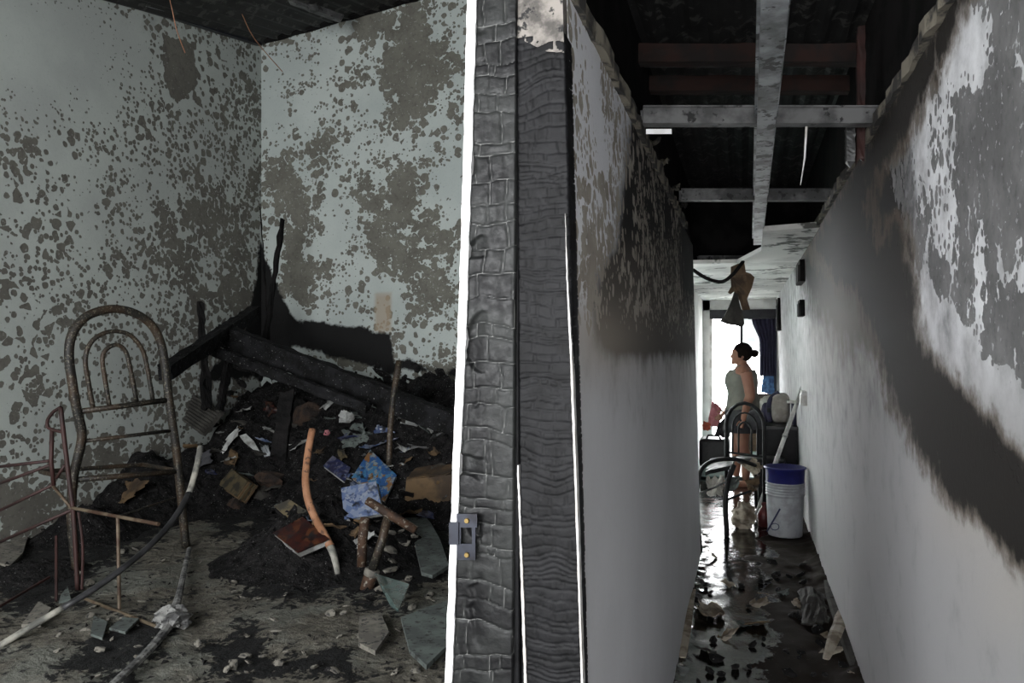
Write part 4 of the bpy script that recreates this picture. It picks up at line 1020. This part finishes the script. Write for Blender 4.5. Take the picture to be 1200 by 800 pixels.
def bsurf(px, py):   # point on the bucket front
    d = ray(px, py); d.normalize(); ox = CAM - L; a = d.x ** 2 + d.y ** 2; bq = ox.x * d.x + ox.y * d.y; cq = ox.x ** 2 + ox.y ** 2 - (R0 * .965) ** 2
    return CAM + d * ((-bq - math.sqrt(max(0, bq * bq - a * cq))) / a)
t.p(MB().tube([bsurf(899, 622), bsurf(906, 610), bsurf(914, 596)], .006, 6).build('marker_stroke', M['blue_dark']))
ring = [bsurf(908 + 5 * math.cos(a), 617 + 4 * math.sin(a)) for a in np.linspace(0, 6.28, 10)]
t.p(MB().tube(ring, .003, 5).build('marker_ring', M['blue_dark']))
foot = on_z(885, 608, .015); Dt = FPX * .452 / (CT * 68); top = at_d(941, 452, Dt)
t = T('long_pole', foot, 'worn white pole leaning on the corridor wall behind the bucket', 'pole')
t.p(MB().tube([foot, top], [.019, .017], 10).build('shaft', M['pole'], None, True)); 
mid = foot.lerp(top, .62); t.p(MB().tube([mid, foot.lerp(top, .64)], .022, 10).build('collar', M['pole'], None, True))
yt0 = at_d(890, 499, 6.85).y; yt1 = yt0 + 1.0
t = T('side_table', (.29, yt0 + .5, 0), 'black cabinet table with a shiny top against the corridor right wall', 'table')
t.p(MB().box((.10, yt0 - .02, .705), (.452, yt1, .73)).build('table_top', M['black_vinyl']))
t.p(MB().box((.12, yt0, .10), (.445, yt1 - .02, .705)).build('cabinet_body', M['black_steel']))
for (x, y) in ((.14, yt0 + .03), (.42, yt0 + .03), (.14, yt1 - .05), (.42, yt1 - .05)): t.p(MB().box((x - .02, y - .02, 0), (x + .02, y + .02, .10)).build('leg', M['black_steel']))
# things on the table
def tz(px, py, D): return at_d(px, py, D)
yb_ = yt0 + .38
t = T('backpack', (.30, yb_, .73), 'stone grey and navy backpack standing on the black table', 'backpack')
def puff(c, r, e, seed, amp=.008):
    m = MB(); m.ell((0, 0, 0), (1, 1, 1), 24, 16)
    P = np.array([tuple(v) for v in m.V]); Q = np.sign(P) * np.abs(P) ** e * np.array(r)
    Q *= (1 + amp / min(r) * 2 * (fbm(Q[:, 0] * 30, Q[:, 1] * 30, Q[:, 2] * 30, 3, seed) - .5))[:, None]
    m.V = [Vector(c) + Vector(q) for q in Q]; return m
t.p(puff((.325, yb_, .73 + .138), (.085, .10, .14), .6, 3).build('body', M['bag'], None, True))
m = MB(); m.tube([(.235, yb_ - .05, .74), (.215, yb_ - .05, .85), (.24, yb_ - .04, .96), (.31, yb_ - .03, 1.015)], .022, 8, spline=4); stp = t.p(m.build('strap', M['navy'], None, True), 'navy shoulder strap'); MB().box((.205, yb_ - .08, .83), (.235, yb_ - .05, .87)).build('buckle', M['black_steel'], stp)
m = puff((.215, yb_ + .05, .73 + .09), (.06, .09, .095), .65, 5); t.p(m.build('side_pocket', M['navy'], None, True))
m = puff((.225, yb_ + .27, .73 + .11), (.075, .09, .12), .7, 6, .02); tag(m.build('cream_bag', M['cream'], None, True), 'cream cloth bag behind the grey backpack', 'bag')
m = MB(); m.box((.418, yt0 + .15, .729), (.45, yt0 + .40, .93)); o = m.build('navy_box', M['navy']); bv = o.modifiers.new('bevel', 'BEVEL'); bv.width = .012; bv.segments = 2
tag(o, 'dark navy box between backpack and wall on the black table', 'box')
tag(MB().box((.375, yt0 + .14, .928), (.455, yt0 + .36, .945)).build('white_tray', M['white_dull']), 'small white tray lying on the navy box', 'tray')

# ------------------------------------------------------------------ corridor: arched black chair
def arch_chair(name, base, ang, label, mat='black_steel', H=.95, W=.38):
    t = T(name, base, label, 'chair'); Rm = Matrix.Rotation(ang, 4, 'Z'); base = Vector(base)
    f = lambda x, y, z: base + Rm @ Vector((x, y, z))
    def arch(w, z0, z1, r, yb=0.0):
        P = [f(-w / 2, yb, z0)]
        for k in range(9):
            a = PI - PI * k / 8; P.append(f(w / 2 * math.cos(a), yb, z1 - w / 2 + w / 2 * math.sin(a)))
        P.append(f(w / 2, yb, z0)); return MB().tube(P, r, 8)
    t.p(arch(W, 0, H, .016).build('back_frame', M[mat], None, True))
    for w, top_ in ((W * .66, H - .08), (W * .34, H - .16)): t.p(arch(w, .52, top_, .008).build('back_arch', M[mat], None, True))
    t.p(MB().tube([f(-W / 2, 0, .52), f(W / 2, 0, .52)], .010, 8).build('cross_bar', M[mat]))
    m = MB(); m.lathe([(.0, 0), (.19, 0), (.205, .02), (.20, .045), (.0, .05)], (0, 0, 0), 24)
    m.V = [f(v.x, v.y - .21, v.z + .43) for v in m.V]; t.p(m.build('seat', M['black_vinyl'], None, True))
    for s_ in (-1, 1): t.p(MB().tube([f(s_ * .15, -.36, 0), f(s_ * .15, -.34, .44)], .014, 8).build('leg', M[mat], None, True))
    t.p(MB().tube([f(-.15, -.35, .2), f(.15, -.35, .2)], .008, 8).build('stretcher', M[mat]))
    return t, f
cb = on_z(873, 605, .012)
chr2, fch = arch_chair('steel_chair', cb, 2.5, 'upright black steel chair with arched back in front of the standing person')
m = MB(); m.ell(at_d(885, 491, 6.55), (.075, .07, .085), 14, 10)
for v in m.V: v += Vector((random.uniform(-.008, .008),) * 3)
tag(m.build('dark_jacket', M['grey_cloth'], None, True), 'dark bundled jacket hung on the upright black chair back', 'jacket')
# toppled chair
t = T('toppled_chair', on_z(835, 625, 0), 'toppled black steel chair lying across the wet corridor floor', 'chair')
D0 = 5.75
def tc(name, pts, r=.016, mat='black_steel'): t.p(MB().tube([at_d(*p) for p in pts], r, 8, spline=4).build(name, M[mat], None, True))
tc('frame', ((821, 645, 5.38), (818, 610, 5.45), (817, 572, 5.6), (822, 550, 5.75), (836, 540, 5.9), (862, 538, 6.05), (885, 545, 6.2)))
tc('leg', ((860, 545, 5.9), (853, 565, 5.85), (850, 590, 5.8), (852, 628, 5.79)), .02)
tc('cross_bar', ((818, 578, 5.6), (835, 572, 5.7), (852, 564, 5.85)), .008, 'galv_dark')
tc('cross_bar', ((851, 586, 5.8), (866, 580, 5.9), (880, 575, 6.0)), .010)
t.p(sheet('seat', at_d(826, 552, 5.85), at_d(858, 545, 5.95), at_d(862, 534, 6.35), at_d(832, 537, 6.3), M['black_vinyl'], None, 6, 6, .02, 5, .03, 3))
# wet debris beneath it
def cor_crumple(name, pts, mat, label, cat, seed, amp=.03): tag(sheet(name, *[at_d(*p) for p in pts], M[mat], None, 9, 9, amp, 7, .006, seed, .2), label, cat)
cor_crumple('wet_board', ((866, 545, 6.3), (884, 535, 6.3), (897, 548, 6.2), (884, 560, 6.1)), 'card_pale', 'pale torn board lying on the seat of the toppled chair', 'board', 31)
cor_crumple('wet_board', ((872, 562, 6.2), (893, 556, 6.25), (888, 577, 6.0), (876, 582, 5.95)), 'card', 'brown wet board leaning under the toppled chair', 'board', 32)
cor_crumple('wet_cloth', ((825, 562, 6.1), (850, 556, 6.2), (848, 585, 5.85), (828, 584, 5.8)), 'cream', 'soiled cream cloth heaped inside the toppled chair', 'cloth', 33, .06)
cor_crumple('wet_board', ((848, 560, 6.2), (868, 556, 6.3), (866, 573, 6.0), (852, 578, 5.95)), 'tile', 'grey-green wet board between the toppled chair legs', 'board', 34)
P0 = on_z(872, 622, 0)
m = rock_mesh('paper_sack', 77, .09, .10, .11, M['card_pale'], 3); o = bpy.data.objects.new('paper_sack', m); C.objects.link(o); o.location = (P0.x, P0.y + .12, .09); tag(o, 'crumpled pale paper sack on the floor next to the pole foot', 'sack')
p = on_z(895, 618, 0)
m = MB(); m.lathe([(.03, 0), (.045, .005), (.05, .10), (.03, .14), (.018, .15), (.018, .17)], p + Vector((0, .05, 0)), 16); t = T('red_bottle', p, 'dark red plastic bottle between the paper sack and the bucket', 'bottle'); t.p(m.build('body', M['red'], None, True)); t.p(MB().lathe([(.02, .168), (.02, .19), (.015, .192)], p + Vector((0, .05, 0)), 14).build('cap', M['red'], None, True))
# litter along the corridor walls
cor_m = [rock_mesh('wet_lump', 90 + i, .035, .025, .018, M['charcoal'], 1) for i in range(4)]
cf = lambda x, y: on_z(x, y, .012)
scatter('wet_lump', 46, [(818, 650), (940, 650), (1000, 800), (800, 800)], cor_m, cf, 'wet black lump of burnt litter on the corridor floor', 'litter', 'wet lumps on the corridor floor', .4, 1.2, 12)
wet_s = []
for i, mt in enumerate(('card', 'card_pale', 'tile', 'board_dark')):
    o = sheet('wet_scrap', (-.07, -.045, 0), (.07, -.05, 0), (.075, .04, .0), (-.065, .05, 0), M[mt], None, 6, 5, .02, 6, .003, i + 50, .3); wet_s.append(o.data); o.data.name = 'wet_' + mt; bpy.data.objects.remove(o)
scatter('wet_scrap', 16, [(818, 640), (950, 640), (1000, 790), (800, 790)], wet_s, lambda x, y: on_z(x, y, .02), 'torn wet scrap of board on the corridor floor', 'scrap', 'wet board scraps on the corridor floor', .5, 1.1, 13, 0, {'wet_' + a: 'torn wet ' + b_ + ' scrap on the corridor floor' for a, b_ in (('card', 'brown cardboard'), ('card_pale', 'pale cardboard'), ('tile', 'grey-green board'), ('board_dark', 'dark board'))})
def peel(pts, label, mat='card_pale', w=.03, seed=1):
    P = [on_z(x, y, z) for x, y, z in pts]
    tag(MB().tube(P, [w * .5, w, w, w * .6][:len(P)], 6, flat=.25, spline=4).build('peeled_skirting', M[mat]), label, 'peeled strip')
peel(((800, 770, .02), (803, 735, .04), (806, 710, .05), (812, 690, .02)), 'curled skirting strip peeled off the sooty corridor wall base')
peel(((968, 772, .02), (978, 745, .05), (985, 725, .04), (984, 705, .02)), 'thin curled strip peeled off the right wall base')
peel(((1000, 780, .02), (992, 750, .03), (975, 700, .03), (969, 675, .02)), 'long flat strip lying along the right wall base', 'board_dark')
c = on_z(935, 712, .02)
o = sheet('sodden_board', on_z(932, 688, .03), on_z(966, 690, .05), on_z(975, 728, .03), on_z(938, 732, .05), M['board_dark'], None, 10, 10, .05, 7, .008, 61, .15); tag(o, 'sodden dark panel with a ragged edge near the right wall', 'panel')
o = sheet('sodden_board', on_z(817, 702, .03), on_z(848, 712, .02), on_z(852, 725, .02), on_z(815, 722, .04), M['card_pale'], None, 8, 8, .04, 7, .006, 62, .2); tag(o, 'pale sodden panel near the left corridor wall', 'panel')

# ------------------------------------------------------------------ rear space: clothes, case, curtain
t = T('suitcase', (-.38, 9.3, .03), 'black suitcase standing under the pink cloth by the rear door', 'suitcase')
m = MB(); m.box((-.50, 9.15, .05), (-.16, 9.5, .38)); o = m.build('body', M['black_vinyl']); bv = o.modifiers.new('bevel', 'BEVEL'); bv.width = .04; bv.segments = 3; t.p(o)
for x in (-.46, -.2): t.p(MB().box((x - .02, 9.16, .02), (x + .02, 9.3, .06)).build('foot', M['black_steel']))
t.p(MB().tube([(-.42, 9.2, .37), (-.40, 9.2, .42), (-.28, 9.2, .42), (-.26, 9.2, .37)], .012, 8).build('handle', M['black_steel']))
def drape(name, pts, mat, label, seed, cat='cloth', amp=.05, th=.012): tag(sheet(name, *[at_d(*p) for p in pts], M[mat], None, 10, 12, amp, 7, th, seed, .06), label, cat)
drape('pink_cloth', ((829, 500, 9.2), (842, 500, 9.1), (846, 478, 9.2), (834, 468, 9.3)), 'pink', 'pink garment heaped on the black suitcase', 41, 'garment')
drape('grey_garment', ((836, 510, 8.95), (856, 512, 8.9), (858, 482, 9.0), (842, 496, 9.1)), 'grey_cloth', 'charcoal garment hanging from the suitcase beside the person', 42, 'garment')
drape('brown_cloth', ((823, 503, 9.1), (831, 503, 9.0), (832, 495, 9.1), (824, 494, 9.2)), 'coral', 'small coral cloth on the corner of the suitcase', 43)
# curtain with blue cloth at the right of the doorway
t = T('dark_curtain', (.30, YE - .12, .86), 'dark navy curtain hanging at the right side of the rear door', 'curtain')
n = 24; V = []; F = []
for j in range(13):
    z = 1.83 - j * .064
    for i in range(n + 1):
        x = .10 + .10 * ss(j / 5.) + (.41 - .10 - .10 * float(ss(j / 5.))) * i / n; V.append((x, YE - .10 + .025 * math.sin(i * 1.5 + j * .1), z))
for j in range(12):
    for i in range(n): a = j * (n + 1) + i; F.append((a, a + 1, a + n + 2, a + n + 1))
o = me('drape', V, F, M['navy'], None, True); sd = o.modifiers.new('thickness', 'SOLIDIFY'); sd.thickness = .006; t.p(o)
t.p(MB().tube([(.05, YE - .10, 1.84), (.42, YE - .10, 1.84)], .012, 8).build('rod', M['frame_dark']))
drape('blue_cloth', ((891, 460, 10.33), (908, 464, 10.31), (907, 434, 10.36), (895, 434, 10.36)), 'sky_cloth', 'light blue cloth hooked at the hem of the dark curtain', 44, 'cloth', .05)

# ------------------------------------------------------------------ the person (profile, facing left, slightly bowed head)
D = 8.0; px0 = 870.0
pb = at_d(869, 568, D); pb.z = 0.012
def W_(x, y, z): return Vector((pb.x + x, pb.y + y, z))      # x>0 is to the right; the face looks to -x
per = T('person', pb, 'person in grey tank top, hair in a bun, standing in profile near the rear door', 'person')
mb = MB()
k = 1.45 / 1.45
# torso loft (elliptic rings): centre x, half depth (x), half width (y)
rings = [(z, c_, hx_ * (1.28 if z < 1.16 else 1.1), hy_ * 1.08) for z, c_, hx_, hy_ in [(zq + (.05 * float(ss((zq - .85) / .3)) if zq < 1.25 else .02), c2, h2_, h3_) for zq, c2, h2_, h3_ in [(.70, .015, .125, .15), (.80, .03, .135, .165), (.88, .02, .115, .15), (.95, .01, .10, .135), (1.05, .0, .115, .15), (1.13, .005, .105, .165), (1.18, .015, .07, .15), (1.21, .015, .05, .07), (1.27, .0, .045, .05), (1.32, -.005, .045, .05)]]]
V = []; F = []; nn = 16
for z, cx_, hx, hy in rings:
    for j in range(nn):
        a = 2 * PI * j / nn; V.append(W_(cx_ + hx * math.cos(a), hy * math.sin(a), z))
for i in range(len(rings) - 1):
    for j in range(nn): F.append((i * nn + j, i * nn + (j + 1) % nn, (i + 1) * nn + (j + 1) % nn, (i + 1) * nn + j))
F.append(tuple(range(nn - 1, -1, -1))); F.append(tuple((len(rings) - 1) * nn + j for j in range(nn)))
mb.add(V, F)
mb.ell(W_(-.012, 0, 1.36), (.088, .072, .105), 16, 12)                       # skull
mb.ell(W_(-.055, 0, 1.315), (.045, .05, .055), 12, 8)                        # jaw
mb.tube([W_(-.085, 0, 1.365), W_(-.113, 0, 1.335), W_(-.09, 0, 1.328)], [.010, .014, .010], 8)   # nose
mb.ell(W_(-.092, 0, 1.308), (.014, .022, .008), 10, 6); mb.ell(W_(-.088, 0, 1.276), (.02, .025, .018), 10, 6)   # lips, chin
mb.ell(W_(-.083, 0, 1.40), (.016, .05, .016), 10, 6)                         # brow
for s_ in (-1, 1): mb.ell(W_(.012, s_ * .074, 1.345), (.018, .008, .028), 8, 6)   # ears
for s_ in (-1, 1):                                                          # legs
    hx = .04 if s_ < 0 else -.06
    mb.tube([W_(.015, s_ * .08, .76), W_(hx * .6 - .01, s_ * .085, .42), W_(hx * .9 + .01, s_ * .085, .30), W_(hx, s_ * .085, .08)], [.098, .058, .056, .036], 12, spline=3)
    mb.tube([W_(hx + .035, s_ * .085, .03), W_(hx - .06, s_ * .09, .03), W_(hx - .14, s_ * .095, .022)], [.034, .036, .022], 10)
    # arm: near arm hangs down, far arm reaches forward
    if s_ < 0:
        A_ = [W_(.045, -.165, 1.18), W_(.085, -.20, .95), W_(.065, -.21, .90), W_(.02, -.20, .70)]
    else:
        A_ = [W_(.01, .165, 1.18), W_(-.02, .19, .93), W_(-.05, .19, .88), W_(-.16, .18, .76)]
    mb.tube(A_, [.060, .052, .047, .029], 12, spline=3)
    h = A_[-1]; d_ = (A_[-1] - A_[-2]).normalized(); sd_ = d_.cross(Vector((0, 1, 0))).normalized()
    mb.tube([h, h + d_ * .045, h + d_ * .085], [.026, .034, .030], 10, flat=.55)
    for fi, (o_, ln) in enumerate(((-.024, .06), (-.008, .07), (.009, .066), (.025, .052))):
        b0 = h + d_ * .075 + sd_ * o_; mb.tube([b0, b0 + d_ * ln * .5, b0 + d_ * ln * .9 + Vector((-.018, 0, 0))], [.0095, .009, .008], 6)
    b0 = h + d_ * .02 + sd_ * -.03; mb.tube([b0, b0 + d_ * .03 - sd_ * .02, b0 + d_ * .06 - sd_ * .022], [.012, .010, .009], 6)
body = mb.build('body', M['skin'], None, True)
rm = body.modifiers.new('remesh', 'REMESH'); rm.mode = 'VOXEL'; rm.voxel_size = .0075; rm.use_smooth_shade = True
smo = body.modifiers.new('smooth', 'SMOOTH'); smo.iterations = 2; smo.factor = .5
per.p(body)
def shell(name, R, mat, n=24):
    V = []; F = []
    for z, cx_, hx, hy in [(z, c_, a_ * 1.28, b_ * 1.08) for z, c_, a_, b_ in [(zq + .05 * float(ss((zq - .85) / .3)), c2, h2_, h3_) for zq, c2, h2_, h3_ in R]]:
        for j in range(n):
            a = 2 * PI * j / n; V.append(W_(cx_ + hx * math.cos(a), hy * math.sin(a), z))
    for i in range(len(R) - 1):
        for j in range(n): F.append((i * n + j, i * n + (j + 1) % n, (i + 1) * n + (j + 1) % n, (i + 1) * n + j))
    o = me(name, V, F, M[mat], None, True); s_ = o.modifiers.new('thickness', 'SOLIDIFY'); s_.thickness = .006; s_.offset = 1
    return per.p(o)
shell('tank_top', [(.78, .028, .143, .172), (.85, .022, .130, .164), (.95, .01, .112, .146), (1.04, -.004, .128, .158), (1.10, -.002, .122, .158), (1.15, .008, .098, .13)], 'tank')
for s_ in (-1, 1):
    per.p(MB().tube([W_(-.09, s_ * .085, 1.17), W_(-.02, s_ * .09, 1.245), (W_(.07, s_ * .085, 1.20))], .014, 8, flat=.6, spline=4).build('shoulder_strap', M['tank'], None, True))
shell('shorts', [(.56, .0, .145, .195), (.66, .012, .142, .185), (.74, .022, .145, .178), (.80, .028, .140, .170)], 'shorts')
m = MB(); m.ell(W_(.012, 0, 1.385), (.102, .088, .104), 18, 12)
m.V = [v if v.x > pb.x - .055 or v.z > 1.405 else Vector((max(v.x, pb.x - .02), v.y, v.z)) for v in m.V]
per.p(m.build('hair', M['hair'], None, True))
m = MB(); m.ell(W_(.128, 0, 1.372), (.046, .044, .040), 14, 10); per.p(m.build('hair_bun', M['hair'], None, True))
